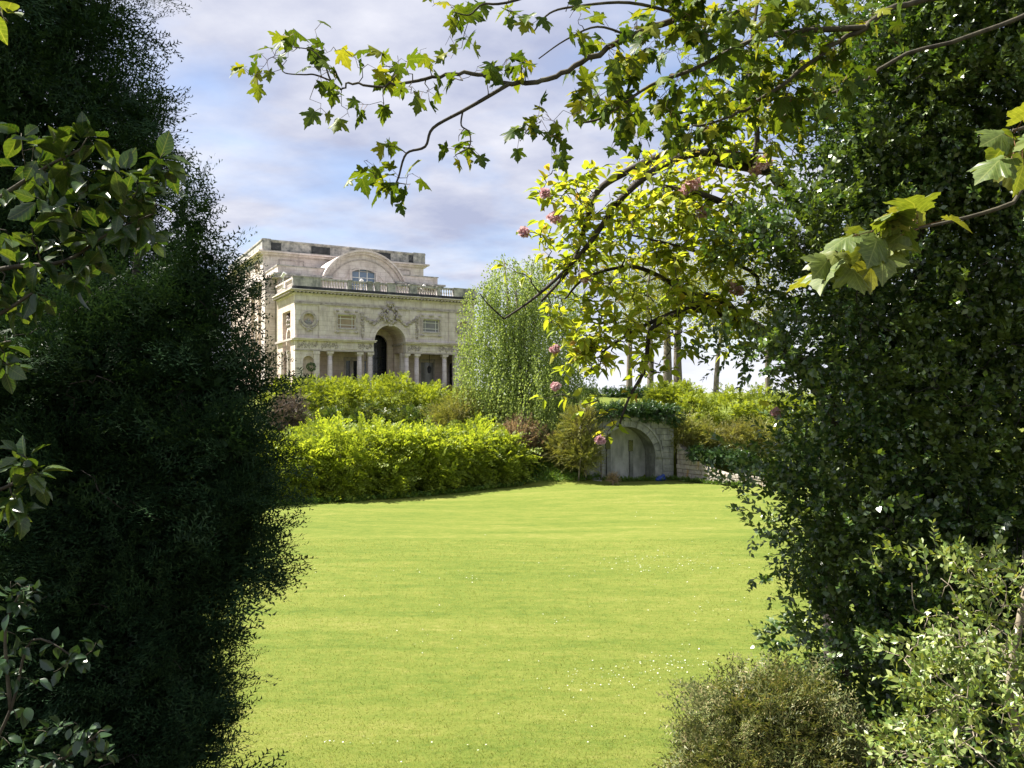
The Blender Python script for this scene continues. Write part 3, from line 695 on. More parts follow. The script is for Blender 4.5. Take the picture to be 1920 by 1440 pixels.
# upper block with its parapet
UV = 16.0; U0, U1 = 0.0, 21.4
UT = w_of(448, U0, UV); 
part('upper_wall', MB().box(U0, U1, UV, UV+24, AC-1, UT-1.9), S)
part('upper_cornice', MB().box(U0-.3, U1+.3, UV-.3, UV+24.3, UT-1.9, UT-1.65).box(U0-.65, U1+.65, UV-.65, UV+24.6, UT-1.65, UT-1.45), S)
part('upper_parapet', MB().box(U0-.1, U1+.1, UV-.1, UV+24, UT-1.45, UT-0.2).box(U0-.2, U1+.2, UV-.22, UV+24, UT-0.2, UT), SD)
for a, b in ((1.0, 2.2), (6.0, 8.4), (14.6, 16.6), (19.2, 20.6)):
    part('parapet_panel', MB().bbox(a, b, UV-0.2, UV-.102, UT-1.25, UT-.35, .04), SB)
for a, b in ((U0-.12, U0+.9), (U1-1.6, U1+.12)):
    part('parapet_pier', MB().box(a, b, UV-0.3, UV+.8, UT-1.449, UT+.06), SD)
for s in (0, 1, 2):
    x = 3.5+s*7.2
    part('upper_panel', MB().plate([(x-1.6, AT+.5), (x+1.6, AT+.5), (x+1.6, UT-2.3), (x-1.6, UT-2.3)], [[(x-1.45, AT+.65), (x+1.45, AT+.65), (x+1.45, UT-2.45), (x-1.45, UT-2.45)]], UV-.07, UV-.003), SC)
for k in range(3):
    vv = UV+3+k*6
    o = part('side_window', MB().box(U0-.1, U0-.02, vv-0.6, vv+.6, AT+0.6, UT-2.6), M['blind'])
    new_obj('window_frame', MB().box(U0-.22, U0-.003, vv-0.95, vv-0.6, AT+0.4, UT-2.4).box(U0-.22, U0-.003, vv+.6, vv+.95, AT+.4, UT-2.4).box(U0-.22, U0-.003, vv-.6, vv+.6, UT-2.6, UT-2.4).mesh('window_frame', SP), None, o)
part('roof', MB().add([(U0+3, UV+3, UT), (U1-3, UV+3, UT), (U1-3, UV+22, UT), (U0+3, UV+22, UT), (U0+7, UV+9, UT+1.3), (U1-9, UV+9, UT+1.3), (U1-9, UV+16, UT+1.3), (U0+7, UV+16, UT+1.3)],
                      [(0,3,2,1),(4,5,6,7),(0,1,5,4),(1,2,6,5),(2,3,7,6),(3,0,4,7)]), SD)
# main body behind the portico with its banded corner pier
part('main_body', MB().box(A0+.05, A1, VD+0.01, AV-.003, 0, COR1-.2).box(A0-.0, A1, AV, UV+24, 0, AC-.5), SP)
for k in range(19):
    z0 = 0.4+k*0.60
    part('rusticated_block', MB().box(A0-1.25, A0-.06, AV+1.0, AV+3.0, z0, z0+0.56), S)
part('corner_pier_core', MB().box(A0-1.2, A0-.061, AV+1.05, AV+2.95, 0, AC-.51), SC)
for k in range(3):
    vv = AV+6.2+k*4.6
    part('side_pilaster', MB().box(A0-.4, A0-.002, vv-2.0, vv-1.2, 0.4, AC-.6), SP)
    o = part('side_window', MB().box(A0-.12, A0-.02, vv-0.75, vv+.75, 3.0, 9.4), M['blind'])
    new_obj('window_frame', MB().box(A0-.3, A0-.003, vv-1.1, vv-.75, 2.8, 9.7).box(A0-.3, A0-.003, vv+.75, vv+1.1, 2.8, 9.7).box(A0-.3, A0-.004, vv-.75, vv+.75, 9.4, 9.75).mesh('window_frame', S), None, o)

# things standing on or before the palace
def to_world(u, v, w): return (P0.x+ca*u-sa*v, P0.y+sa*u+ca*v, BZ+w)
for px, w, lab in ((676, BAL1-.1, 'white floodlight on the roof in front of the lunette window'), (793, BAL1-.2, 'white floodlight near the right end of the balustrade'), (531, BAL1, 'white floodlight above the left corner of the balustrade')):
    u = u_of(px, 1.0)
    r = empty('floodlight', to_world(u, 1.0, COR1+0.08), PA); tag(r, lab, 'floodlight', 'floodlights on the portico roof')
    hz_ = w-COR1
    MB().box(-.04, .04, -.04, .04, 0, hz_).box(-.2, .2, -.2, .2, 0, .05).build('stand', M['white_paint'], r)
    tmp = MB().lathe([(0.12, -.3), (0.14, -.1), (0.2, .25), (0.2, .32)], (0, 0, 0), 10).build('lamp_head', M['white_paint'], r)
    tmp.location = (0, 0, hz_+.15); tmp.rotation_euler = (R_(30), R_(35), 0)
lt = empty('lantern', to_world(u_of(805, 1.6), 1.6, 2.4), PA); tag(lt, 'black hanging lantern between the portico columns on the right', 'lantern')
MB().tube([(0, 0, 0.9), (0, 0, 2.25)], [.03, .03], 6).build('chain', M['black_iron'], lt)
MB().lathe([(0.05, 0), (0.22, .12), (0.26, .65), (0.12, .82), (0.04, .92)], (0, 0, 0), 8).build('lantern_body', M['black_iron'], lt)
# ------------------------------------------------------------------ foliage tools
def T(V, Fc): return (np.array(V, dtype=float), np.array(Fc, dtype=int))
def fan_leaf(half, z_fn, ctr=(0, 0.2)):
    """leaf outline from its right half, base at the origin, tip along +y"""
    out = list(half) + [(-x, y) for x, y in reversed(half[1:-1])]
    V = [(ctr[0], ctr[1], z_fn(*ctr))] + [(x, y, z_fn(x, y)) for x, y in out]
    n = len(out)
    return T(V, [(0, 1+i, 1+(i+1) % n) for i in range(n)])
MAPLE_H = [(0, 0), (.12, -.10), (.26, -.12), (.42, -.14), (.38, -.02), (.40, .06), (.27, .13), (.38, .18), (.47, .27), (.56, .33), (.66, .52), (.52, .50), (.45, .56), (.36, .48), (.23, .44), (.26, .56), (.33, .66), (.22, .72), (.17, .84), (.09, .88), (0, 1.08)]
SYC_H = [(0, 0), (.12, -.13), (.24, -.17), (.34, -.13), (.44, -.10), (.43, .02), (.50, .07), (.38, .15), (.46, .19), (.56, .25), (.58, .34), (.66, .40), (.70, .55), (.58, .55), (.52, .62), (.43, .58), (.34, .57), (.35, .66), (.38, .74), (.28, .80), (.22, .90), (.13, .94), (0, 1.12)]
def maple_variant(cup, droop):
    return fan_leaf(MAPLE_H, lambda x, y: -cup*abs(x)**1.3 - droop*y*y + 0.03*math.sin(9*x+4*y), (0, 0.22))
def syc_variant(cup, droop):
    return fan_leaf(SYC_H, lambda x, y: -cup*abs(x)**1.3 - droop*y*y + 0.035*math.sin(13*x+5*y), (0, 0.24))
SYCS = [syc_variant(0.30, 0.2), syc_variant(0.6, 0.15), syc_variant(-0.2, 0.35)]
MAPLES = [maple_variant(0.35, 0.25), maple_variant(0.7, 0.10), maple_variant(0.15, 0.40), maple_variant(-0.25, 0.3)]
def strip_leaf(w, fold, droop, prof=((0.0, 0.05), (0.3, 0.9), (0.62, 0.85), (0.85, 0.4))):
    V = []; Fc = []
    for y, k in prof:
        z = -droop*y*y
        V += [(-w*k, y, z+fold*w*k), (0, y, z), (w*k, y, z+fold*w*k)]
    V.append((0, 1, -droop))
    m = len(prof)
    for i in range(m-1):
        a = 3*i
        Fc += [(a, a+1, a+4), (a, a+4, a+3), (a+1, a+2, a+5), (a+1, a+5, a+4)]
    a = 3*(m-1); Fc += [(a, a+1, 3*m), (a+1, a+2, 3*m)]
    return T(V, Fc)
CHERRY = [strip_leaf(0.24, 0.5, 0.25), strip_leaf(0.22, 0.8, 0.10), strip_leaf(0.26, 0.3, 0.4)]
_H = [(0, 0), (.10, .06), (.19, .16), (.30, .24), (.25, .34), (.33, .45), (.26, .55), (.29, .66), (.19, .74), (.16, .86), (0, 1.05)]
HP = ((0, .04), (.12, .48), (.22, .70), (.30, .98), (.38, .86), (.48, 1.06), (.57, .88), (.67, .98), (.76, .68), (.87, .42))
HP2 = ((0, .04), (.12, .50), (.27, .84), (.45, 1.0), (.63, .90), (.80, .58), (.91, .28))
HOLLIES = [strip_leaf(.27, .45, .22, HP), strip_leaf(.30, .25, .15, HP2), strip_leaf(.28, .6, .3, HP2)]
OVAL = [T([(0, 0, 0), (-.27, .42, .09), (0, .5, 0), (.27, .42, .09), (0, 1, -.08)], [(0, 2, 1), (0, 3, 2), (1, 2, 4), (2, 3, 4)]),
        T([(0, 0, 0), (-.24, .55, .03), (0, .5, 0), (.24, .55, .03), (0, 1, .02)], [(0, 2, 1), (0, 3, 2), (1, 2, 4), (2, 3, 4)])]
DIAM = [T([(0, 0, 0), (-.3, .45, .1), (.3, .45, .1), (0, 1, 0)], [(0, 2, 1), (1, 2, 3)])]

def yew_frond(L, nside, nl, nw, seed):
    r = random.Random(seed); V = []; Fc = []
    def shoot(p, d, l, side):
        b = len(V); nn = max(5, int(l/0.0115)); perp = (d[1], -d[0])
        w = 0.0016
        V.extend([(p[0]-perp[0]*w, p[1]-perp[1]*w, 0), (p[0]+perp[0]*w, p[1]+perp[1]*w, 0), (p[0]+d[0]*l, p[1]+d[1]*l, -0.25*l)])
        Fc.append((b, b+1, b+2))
        for i in range(nn):
            t = (i+.5)/nn; s = 1 if i % 2 else -1
            q = (p[0]+d[0]*l*t, p[1]+d[1]*l*t, -0.25*l*t*t)
            ln = nl*(1-0.45*t)*r.uniform(.8, 1.1)
            e = (d[0]*.55+s*perp[0]*.85, d[1]*.55+s*perp[1]*.85)
            b = len(V)
            V.extend([(q[0]-d[0]*nw, q[1]-d[1]*nw, q[2]), (q[0]+d[0]*nw, q[1]+d[1]*nw, q[2]), (q[0]+e[0]*ln, q[1]+e[1]*ln, q[2]+r.uniform(-.2, .45)*ln)])
            Fc.append((b, b+1, b+2))
    shoot((0, 0), (0, 1), L, 0)
    for k in range(nside):
        t = 0.1+0.65*k/max(1, nside-1); s = 1 if k % 2 else -1; a = r.uniform(.6, .95)
        shoot((0, L*t), (s*math.sin(a), math.cos(a)), L*(0.62-0.4*t)*r.uniform(.8, 1.2), s)
    return T(V, Fc)
FRONDS = [yew_frond(0.20, 5, 0.030, 0.0052, k) for k in range(4)]

def spray(L, n, ll, lw, arch, seed):
    """arching stem with leaves along both sides"""
    r = random.Random(seed); V = []; Fc = []
    def pt(t): return Vector((0, L*(t-0.18*arch*t*t), -arch*L*0.55*t*t))
    for k in range(3):
        b = len(V); p, q = pt(k/3), pt((k+1)/3)
        V += [tuple(p+Vector((-.006, 0, 0))), tuple(p+Vector((.006, 0, 0))), tuple(q)]; Fc.append((b, b+1, b+2))
    for i in range(n):
        t = (i+.6)/n; p = pt(t); s = 1 if i % 2 else -1; d = (pt(min(1, t+.05))-pt(t-.05)).normalized()
        a = r.uniform(.5, 1.1); e = (d*math.cos(a)+Vector((s, 0, 0))*math.sin(a)+Vector((0, 0, r.uniform(-.1, .5)))).normalized()
        w = e.cross(Vector((r.uniform(-.4, .4), r.uniform(-.4, .4), 1))).normalized(); l = ll*r.uniform(.7, 1.15)*(1-.35*t)
        b = len(V); m = p+e*l*.35
        V += [tuple(m+w*lw*.6), tuple(p+e*l), tuple(m-w*lw*.6)]; Fc += [(b, b+1, b+2)]
    return T(V, Fc)

def blob_px(px, py, Y, rpx, sy=1.0, sz=1.0):
    c = at(px, py, Y); r = rpx/F*Y
    return (c.x, c.y, c.z, r, r*sy, r*sz)
def shell(blobs, n, depth=0.45, inner=0.6, power=2.0):
    B = np.array(blobs, dtype=float)
    wts = (B[:, 3]*B[:, 4]*B[:, 5])**(2/3); wts /= wts.sum()
    P = []; D = []; got = 0
    while got < n:
        m = int((n-got)*1.8)+50
        i = rng.choice(len(B), m, p=wts); d = randdir(m)
        f = 1-depth*rng.random(m)**power
        c = B[i, :3]; r = B[i, 3:]
        p = c+d*r*f[:, None]
        ok = np.ones(m, bool)
        for j in range(len(B)):
            q = np.linalg.norm((p-B[j, :3])/B[j, 3:], axis=1)
            ok &= (q > inner) | (i == j)
        p = p[ok]; dd = nrm(d[ok]/r[ok]); P.append(p); D.append(dd); got += len(p)
    return np.concatenate(P)[:n], np.concatenate(D)[:n]
def clumps(blobs, nc, per, sig, spread=0.7, up=0.0, depth=0.45, inner=0.6, power=2.0, flat=0.6):
    C, D = shell(blobs, nc, depth, inner, power)
    D = nrm(D+np.array([0, 0, up]))
    P = np.repeat(C, per, 0); d = np.repeat(D, per, 0)
    off = rng.normal(size=P.shape)*sig
    off[:, 2] *= flat
    P = P+off
    d = nrm(d+spread*rng.normal(size=P.shape)*0.6+off*0.8/sig*0.35)
    return P, d
def upvec(n, tilt=0.5): return np.tile([0., 0., 1.], (n, 1))+tilt*rng.normal(size=(n, 3))

def in_frame(P):
    px = 960+F*P[:, 0]/np.maximum(P[:, 1], .05); py = HOR-F*(P[:, 2]-CAM_Z)/np.maximum(P[:, 1], .05)
    return (P[:, 1] > 0.3) & (px > -20) & (px < 1940) & (py > -20) & (py < 1460)
def put_leaves(root, tmpls, mat, R, P, S, nmax=300, name='leaf', rest='foliage', smooth=False):
    """the leaves that show largest become parts of their own, the rest one mesh"""
    off = np.array(root.location)
    score = np.where(in_frame(P), S/np.maximum(np.linalg.norm(P-np.array([0, 0, CAM_Z]), axis=1), .2), -1)
    order = np.argsort(-score); own = order[:nmax]; own = own[score[own] > 0]
    mes = [raw_mesh(name, t[0], t[1], mat, smooth) for t in tmpls] if len(own) else []
    for k, i in enumerate(own):
        o = new_obj(name, mes[k % len(mes)], None, root)
        o.matrix_local = Matrix.Translation(Vector(P[i]-off)) @ Matrix([[*(R[i, r, :]*S[i]), 0] for r in range(3)]+[[0, 0, 0, 1]])
    mask = np.ones(len(P), bool); mask[own] = False; idx = np.where(mask)[0]
    if len(idx):
        parts = []
        for k, t in enumerate(tmpls):
            j = idx[k::len(tmpls)]
            if len(j): parts.append(scatter(t, R[j], P[j]-off, S[j]))
        V, Fc = join_raw(parts)
        o = new_obj(rest, raw_mesh(rest, V, Fc, mat, smooth), None, root)
        if nmax: o['kind'] = 'stuff'
def put_mass(root, tmpls, mat, R, P, S, name='foliage', smooth=False):
    put_leaves(root, tmpls, mat, R, P, S, 0, rest=name, smooth=smooth)

def inner_fill(blobs, n, size):
    B = np.array(blobs); w = B[:, 3]*B[:, 4]*B[:, 5]; i = rng.choice(len(B), n, p=w/w.sum())
    P = B[i, :3]+randdir(n)*B[i, 3:]*(0.64*rng.random(n)**0.4)[:, None]
    return frames(randdir(n), randdir(n)), P, size*rng.uniform(.6, 1.2, n)
def sprig_leaves(P, D, Sp, per=12, L=0.11, leaf=0.022, ang=0.9):
    """leaf frames for little leafy shoots starting at P along D"""
    n = len(P); Rs = frames(D, upvec(n, 0.6))
    PP = []; RR = []; SS = []
    for k in range(per):
        t = (k//2+0.7)/(per/2)*1.0; s = 1 if k % 2 else -1; quarter = (k//2) % 2
        a = ang*(1-0.45*t)
        ax = np.array([s*math.sin(a), math.cos(a), 0.12]) if not quarter else np.array([0.15*s, math.cos(a), s*math.sin(a)])
        loc = np.array([0, L*t, 0])
        d = np.einsum('nij,j->ni', Rs, ax)+0.22*rng.normal(size=(n, 3))
        PP.append(P+np.einsum('nij,j->ni', Rs, loc)*Sp[:, None]); RR.append(frames(d, Rs[:, :, 2]+0.5*rng.normal(size=(n, 3))+np.array([0, 0, .5])))
        SS.append(Sp*leaf*(1.05-0.35*t)*rng.uniform(.75, 1.15, n))
    st = T([(-.0013, 0, 0), (.0013, 0, 0), (0, L*1.0, 0)], [(0, 1, 2)])
    return np.concatenate(RR), np.concatenate(PP), np.concatenate(SS), scatter(st, Rs, P, Sp)

class Skel:
    def __init__(s): s.P = []; s.R = []; s.mb = MB()
    def limb(s, pts, r0, r1, per=5, n=7, wob=0.0):
        c = catmull(pts, per); m = len(c)
        if wob: c = [p+Vector((random.gauss(0, wob), random.gauss(0, wob), random.gauss(0, wob))) if 0 < i < m-1 else p for i, p in enumerate(c)]
        rr = [r0+(r1-r0)*(i/(m-1))**0.8 for i in range(m)]
        s.mb.tube(c, rr, n); s.P += [tuple(p) for p in c]; s.R += rr
        return c
    def limb_px(s, pts, r0, r1, **kw): return s.limb([at(*p) for p in pts], r0, r1, **kw)
    def grow(s, targets, r=0.004, wob=0.12, n=4, sag=0.0, maxr=0.6):
        """connect every target to the nearest wood already there; returns the twig end directions"""
        P = np.array(s.P); Rr = np.array(s.R); tg = np.array(targets)
        d0 = np.array([np.min(((P-t)**2).sum(1)) for t in tg]); order = np.argsort(d0)
        D = np.zeros_like(tg)
        buf = np.zeros((len(P)+len(tg)*4, 3)); rb = np.zeros(len(buf)); c = len(P); buf[:c] = P; rb[:c] = Rr
        for i in order:
            t = tg[i]; j = int(np.argmin(((buf[:c]-t)**2).sum(1))); a = buf[j]; v = t-a; l = np.linalg.norm(v)
            w = rng.normal(size=(2, 3))*wob*l; w[:, 2] += sag*l
            p1 = a+v*0.36+w[0]; p2 = a+v*0.72+w[1]*0.8
            ra = min(rb[j]*maxr, r*(1+2.0*l)); ra = max(ra, r*0.7)
            s.mb.tube([a, p1, p2, t], [ra, ra*.85, ra*.65, ra*.45], n)
            for q, rq in ((p1, ra*.85), (p2, ra*.65), (t, ra*.45)):
                buf[c] = q; rb[c] = max(rq, r*.5); c += 1
            D[i] = (t-p2)/max(np.linalg.norm(t-p2), 1e-6)
        s.P = [tuple(x) for x in buf[:c]]; s.R = list(rb[:c])
        return D
    def build(s, root, mat, name='branches'):
        off = root.location
        m = MB(); m.v = [(p[0]-off.x, p[1]-off.y, p[2]-off.z) for p in s.mb.v]; m.f = s.mb.f
        return m.build(name, mat, root, True)
def rosettes(targets, D, lo, hi, size, petiole, droop, out=0.9, jit=0.3, upn=0.35, along=0.35, flat=1.0):
    """leaves round every twig end"""
    cnt = rng.integers(lo, hi+1, len(targets)); i = np.repeat(np.arange(len(targets)), cnt); n = len(i)
    d = D[i]; rad = randdir(n); rad = nrm(rad-(rad*d).sum(1, keepdims=True)*d)
    v = nrm(d*along+rad*out+jit*rng.normal(size=(n, 3))*.5)
    st = targets[i]-d*rng.uniform(0, 0.05, n)[:, None]
    S = size*rng.uniform(.6, 1.12, n)
    base = st+v*petiole*rng.uniform(.6, 1.2, n)[:, None]
    ld = nrm(v+np.array([0, 0, -droop])*rng.uniform(.4, 1.5, n)[:, None]+0.2*rng.normal(size=(n, 3)))
    ld[:, 2] *= flat; ld = nrm(ld)
    return frames(ld, upvec(n, upn)), base, S, st

# ------------------------------------------------------------------ bridge
bb = Vector(((1186-960)/F*59.0, 59.0, -0.25))
bridge = empty('stone_bridge', bb, R_(17)); tag(bridge, 'grey stone arch bridge with walled-in opening at the foot of the bank', 'bridge')
BCX, BR, BSP, BTOP = -0.45, 2.35, 1.95, 4.75
BL, BRt = -3.7, 3.4
arch_out = [(BL, 0), (BCX-BR, 0), (BCX-BR, BSP)] + arc(BCX, BSP, BR, math.pi, 0, 24)[1:-1] + [(BCX+BR, BSP), (BCX+BR, 0), (BRt, 0), (BRt, BTOP), (BL, BTOP)]
MB().plate(arch_out, [], 0.10, 3.2).build('arch_wall', M['bridge'], bridge)
nv = 15
for k in range(nv):
    a0 = math.pi*k/nv+0.006; a1 = math.pi*(k+1)/nv-0.006
    MB().ring(BCX, BSP, BR-0.02, BR+0.42, a0, a1, -0.03-0.015*(k % 2), 0.099, 3).build('voussoir', M['bridge'], bridge)
MB().ring(BCX, BSP, BR+0.43, BR+0.58, 0, math.pi, -0.10, 0.098, 30).build('hood_mould', M['bridge'], bridge)
z = 0.0; row = 0
while z < BTOP-0.2:
    hgt = 0.46 if z+0.46 < BTOP-.15 else BTOP-z
    zm = max(z, BSP); rr = BR+0.60
    half = rr if z+hgt < BSP else (math.sqrt(max(0, rr*rr-(zm-BSP)**2)) if zm-BSP < rr else 0.0)
    for lo, hi in (((BL, BCX-half), (BCX+half, BRt)) if half > 0 else ((BL, BRt),)):
        x = lo-(0.35 if row % 2 else 0)
        while x < hi-0.05:
            l = random.uniform(.65, 1.0); a = max(x, lo); b = min(x+l, hi)
            if b-a > 0.08:
                p = random.uniform(0, .03)
                MB().bbox(a+.008, b-.008, 0.02-p, 0.0985, z+.008, z+hgt-.008, .02).build('stone_block', M['bridge'], bridge)
            x += l
    z += hgt; row += 1
MB().box(BL-.1, BRt+.15, -0.14, 0.5, BTOP+.002, BTOP+0.2).box(BL-.05, BRt+.1, -0.02, 0.4, BTOP+0.2, BTOP+0.75).box(BL-.12, BRt+.18, -0.1, 0.48, BTOP+.75, BTOP+.92).build('parapet', M['bridge'], bridge)
MB().box(BCX-BR-.1, BCX+BR+.1, 1.75, 1.95, 0, BSP+BR+.1).build('infill_wall', M['bridge_pale'], bridge)
for x0, x1 in ((-1.35, -1.05), (0.55, 0.80)):
    MB().box(x0, x1, 1.55, 1.749, 0, 2.55 if x0 < 0 else 2.35).build('infill_post', M['bridge'], bridge)
    MB().box(x0-.06, x1+.04, 1.68, 1.748, 2.56 if x0 < 0 else 2.36, 3.75 if x0 < 0 else 3.2).build('slit_window', M['door_dark'], bridge)
for k in range(4):
    MB().box(BL-.6, BL+.95, -1.3+.32*k, -0.06, 0.16*k, 0.16*(k+1)-.002).build('step', M['bridge'], bridge)

# retaining wall running forward from the bridge
r0 = bridge.matrix_basis @ Vector((BRt+0.26, 0.0, 0.0)); r1 = Vector((15.3, 55.6, 0))
wv = Vector((r1.x-r0.x, r1.y-r0.y, 0)); wl = wv.length+3.0
wing = empty('retaining_wall', (r0.x, r0.y, -0.25), math.atan2(wv.y, wv.x)); tag(wing, 'sunlit rough stone retaining wall stepping down beside the bridge', 'wall')
def wtop(x): return np.interp(x, [0, 0.8, 1.6, 3.0, 4.5, 9], [3.0, 2.5, 1.9, 1.45, 1.15, 1.05])
core = [(0, 0), (wl, 0)] + [(x, float(wtop(x))-.06) for x in np.linspace(wl, 0, 14)]
MB().plate(core, [], 0.06, 0.6).build('wall_core', M['wing'], wing)
z = 0.0; row = 0
while z < 3.0:
    hgt = random.uniform(.30, .42); x = -0.3*(row % 2)
    while x < wl:
        l = random.uniform(.5, 1.0); a = max(0, x); b = min(wl, x+l)
        if b-a > .1 and float(wtop((a+b)/2)) > z+.14:
            p = random.uniform(0, .09)
            MB().bbox(a+.012, b-.012, -p, 0.059, z+.012, min(z+hgt-.012, float(wtop((a+b)/2))+.02), .03).build('stone_block', M['wing'], wing)
        x += l
    z += hgt; row += 1
# blue sack beside the arch
s0 = bridge.matrix_basis @ Vector((2.15, -0.35, 0))
sk = MB().ball((0, 0, 0.2), (0.36, 0.25, 0.22), 12, 7).ball((0.16, 0.02, 0.38), (0.16, 0.13, 0.14), 10, 6).ball((-.24, -.05, .12), (.2, .18, .14), 10, 6).build('sack', M['blue'], None, True)
sk.location = (s0.x, s0.y, gz(s0.x, s0.y)-0.02); tag(sk, 'small blue sack lying at the foot of the bridge arch', 'sack')

# ------------------------------------------------------------------ shrubs on the far bank
SPR = [spray(1.0, 16, 0.26, 0.13, a, k) for k, a in enumerate((0.35, 0.8, 1.3))]
TUFT = [spray(0.5, 12, 0.20, 0.12, a, 10+k) for k, a in enumerate((0.1, 0.5))]
AIRY = [spray(0.8, 14, 0.16, 0.08, a, 20+k) for k, a in enumerate((0.05, 0.4))]
def shrub(name, label, blobs, mat, tmpls, nc, per, sig, size=1.0, up=0.3, spread=0.6, depth=0.5, group=None, cat='shrub', stems=5, bark='bark_grey', power=1.6, cut=True):
    B = np.array(blobs); c = B[:, :3].mean(0); z = gz(c[0], c[1])
    root = empty(name, (c[0], c[1], z)); tag(root, label, cat, group)
    P, D = clumps(blobs, nc, per, sig, spread, up, depth, 0.62, power)
    keep = P[:, 2] > ground_z(P[:, 0], P[:, 1])-0.05
    P = P[keep]; D = D[keep]
    S_ = size*rng.uniform(.65, 1.2, len(P))
    P = P-D*(0.4*S_)[:, None]
    put_mass(root, tmpls, mat, frames(D, upvec(len(P), .5)), P, S_)
    st = MB()
    for k in range(stems):
        b = B[k % len(B)]; x = b[0]+random.uniform(-.3, .3)*b[3]; y = b[1]+random.uniform(-.3, .3)*b[4]; g = gz(x, y)-.1
        tipz = max(b[2]+b[5]*.6, g+.8)
        st.tube([(x-c[0], y-c[1], g-z), (x-c[0]+random.uniform(-.2, .2), y-c[1]+random.uniform(-.2, .2), (g+tipz)/2-z), (x-c[0]+random.uniform(-.6, .6), y-c[1]+random.uniform(-.6, .6), tipz-z)], [.07, .05, .02], 5)
    st.build('stem', M[bark], root)
    return root
shrub('clipped_hedge', 'flat-topped yellow-green hedge running below the palace portico',
      [blob_px(540, 762, 69, 58), blob_px(590, 764, 69, 58), blob_px(640, 764, 69, 58), blob_px(695, 762, 69.2, 60), blob_px(748, 760, 69.5, 60), blob_px(800, 768, 70, 56), blob_px(845, 782, 71, 50), blob_px(880, 797, 72, 42)],
      M['hedge'], TUFT, 2100, 7, .26, .8, .45, .5)
shrub('dark_shrub', 'dark green shrubby band added for the shaded lower face of the flat-topped hedge', [blob_px(545, 812, 63, 44), blob_px(610, 806, 64, 44), blob_px(690, 804, 64.5, 44), blob_px(770, 804, 65, 44), blob_px(830, 806, 65.5, 42)], M['darkgreen'], TUFT, 800, 7, .35, 1.1, .35, .7)  # dark strip added in place of the hedge's own shaded face
G1 = 'arching yellow-green shrubs on the far bank'
shrub('arching_shrub', 'large bright yellow-green shrub with drooping sprays along the lawn edge',
      [blob_px(440, 885, 46.5, 66), blob_px(505, 885, 48, 62), blob_px(575, 885, 49, 62, 1, 1), blob_px(640, 875, 50, 72), blob_px(720, 870, 52, 72), blob_px(800, 868, 54, 66), blob_px(600, 852, 53, 60), blob_px(700, 850, 55, 56), blob_px(790, 848, 57, 50), blob_px(575, 915, 47.6, 34), blob_px(645, 912, 48.6, 36), blob_px(725, 906, 50.2, 36), blob_px(805, 898, 52.6, 34)],
      M['spirea'], SPR, 1120, 6, .38, 1.25, .35, .5, group=G1)
shrub('arching_shrub', 'smaller yellow-green arching shrub at the right end of the shrub mass',
      [blob_px(885, 860, 56, 52), blob_px(940, 862, 57.5, 46), blob_px(890, 838, 58.5, 40), blob_px(880, 886, 55, 28), blob_px(940, 882, 56.4, 26)],
      M['spirea'], SPR, 330, 6, .38, 1.2, .35, .5, group=G1)
shrub('loose_shrub', 'loose olive-green shrub between the hedge and the willow',
      [blob_px(880, 775, 64, 50), blob_px(845, 795, 62, 40), blob_px(915, 800, 63, 42)], M['olive'], AIRY, 420, 7, .4, 1.1, .5, .6)
shrub('russet_shrub', 'russet brown twiggy shrub in front of the willow',
      [blob_px(975, 822, 60, 42, 1, .85), blob_px(1002, 835, 60, 30)], M['russet'], AIRY, 230, 7, .35, 1.1, .5, .7)
shrub('grey_shrub', 'grey-purple bare-looking shrub beside the dark yew at the hedge foot',
      [blob_px(545, 770, 58, 32), blob_px(530, 790, 57, 35)], M['plum'], AIRY, 200, 6, .35, 1.0, .4, .7)
shrub('dark_shrub', 'dark green shrub at the base of the willow above the ivy slope',
      [blob_px(1035, 845, 61, 34), blob_px(1000, 868, 60, 24)], M['ivy'], TUFT, 200, 7, .3, 1.0, .3, .6)
shrub('feathery_shrub', 'feathery olive shrub standing left of the bridge arch',
      [blob_px(1090, 800, 57.6, 34, .8, 1.25), blob_px(1092, 850, 57.0, 34, .8, 1), blob_px(1060, 845, 58.5, 34)], M['olive'], AIRY, 330, 7, .32, 1.0, .6, .5)
def on_bridge(x, z, r, rz, y=-.05):
    p = bridge.matrix_basis @ Vector((x, y, z)); return (p.x, p.y, p.z, r, r*.7, rz)
shrub('ivy', 'dark ivy tumbling over the bridge parapet', [on_bridge(-2.6, 5.3, .9, .7), on_bridge(-1.4, 5.45, .9, .7), on_bridge(-.2, 5.5, .9, .6), on_bridge(1.0, 5.4, .95, .75), on_bridge(2.2, 5.3, .95, .8), on_bridge(3.2, 5.0, .8, .9)],
      M['ivy'], TUFT, 330, 7, .22, .7, .1, .8, cat='ivy', stems=1)
shrub('mounded_shrub', 'rounded yellow-green mound of shrub above the bridge', [blob_px(1245, 752, 66, 36), blob_px(1285, 750, 66.5, 36)], M['hedge'], TUFT, 330, 7, .28, .95, .5, .5)
shrub('bank_shrub', 'broad pale yellow-green shrub spreading over the right bank',
      [blob_px(1310, 778, 63, 46), blob_px(1370, 770, 63.5, 46), blob_px(1430, 768, 63, 48), blob_px(1490, 780, 61, 50), blob_px(1560, 790, 59, 60), blob_px(1640, 790, 58, 62), blob_px(1730, 795, 56, 66)], M['hedge'], TUFT, 950, 7, .32, 1.0, .5, .6)
shrub('loose_shrub', 'loose olive and brown shrub overhanging the bridge corner',
      [blob_px(1280, 812, 60.5, 32), blob_px(1320, 822, 60, 32), blob_px(1375, 824, 59.5, 32), blob_px(1420, 820, 59, 32)], M['olive'], AIRY, 380, 7, .35, 1.05, .4, .6)
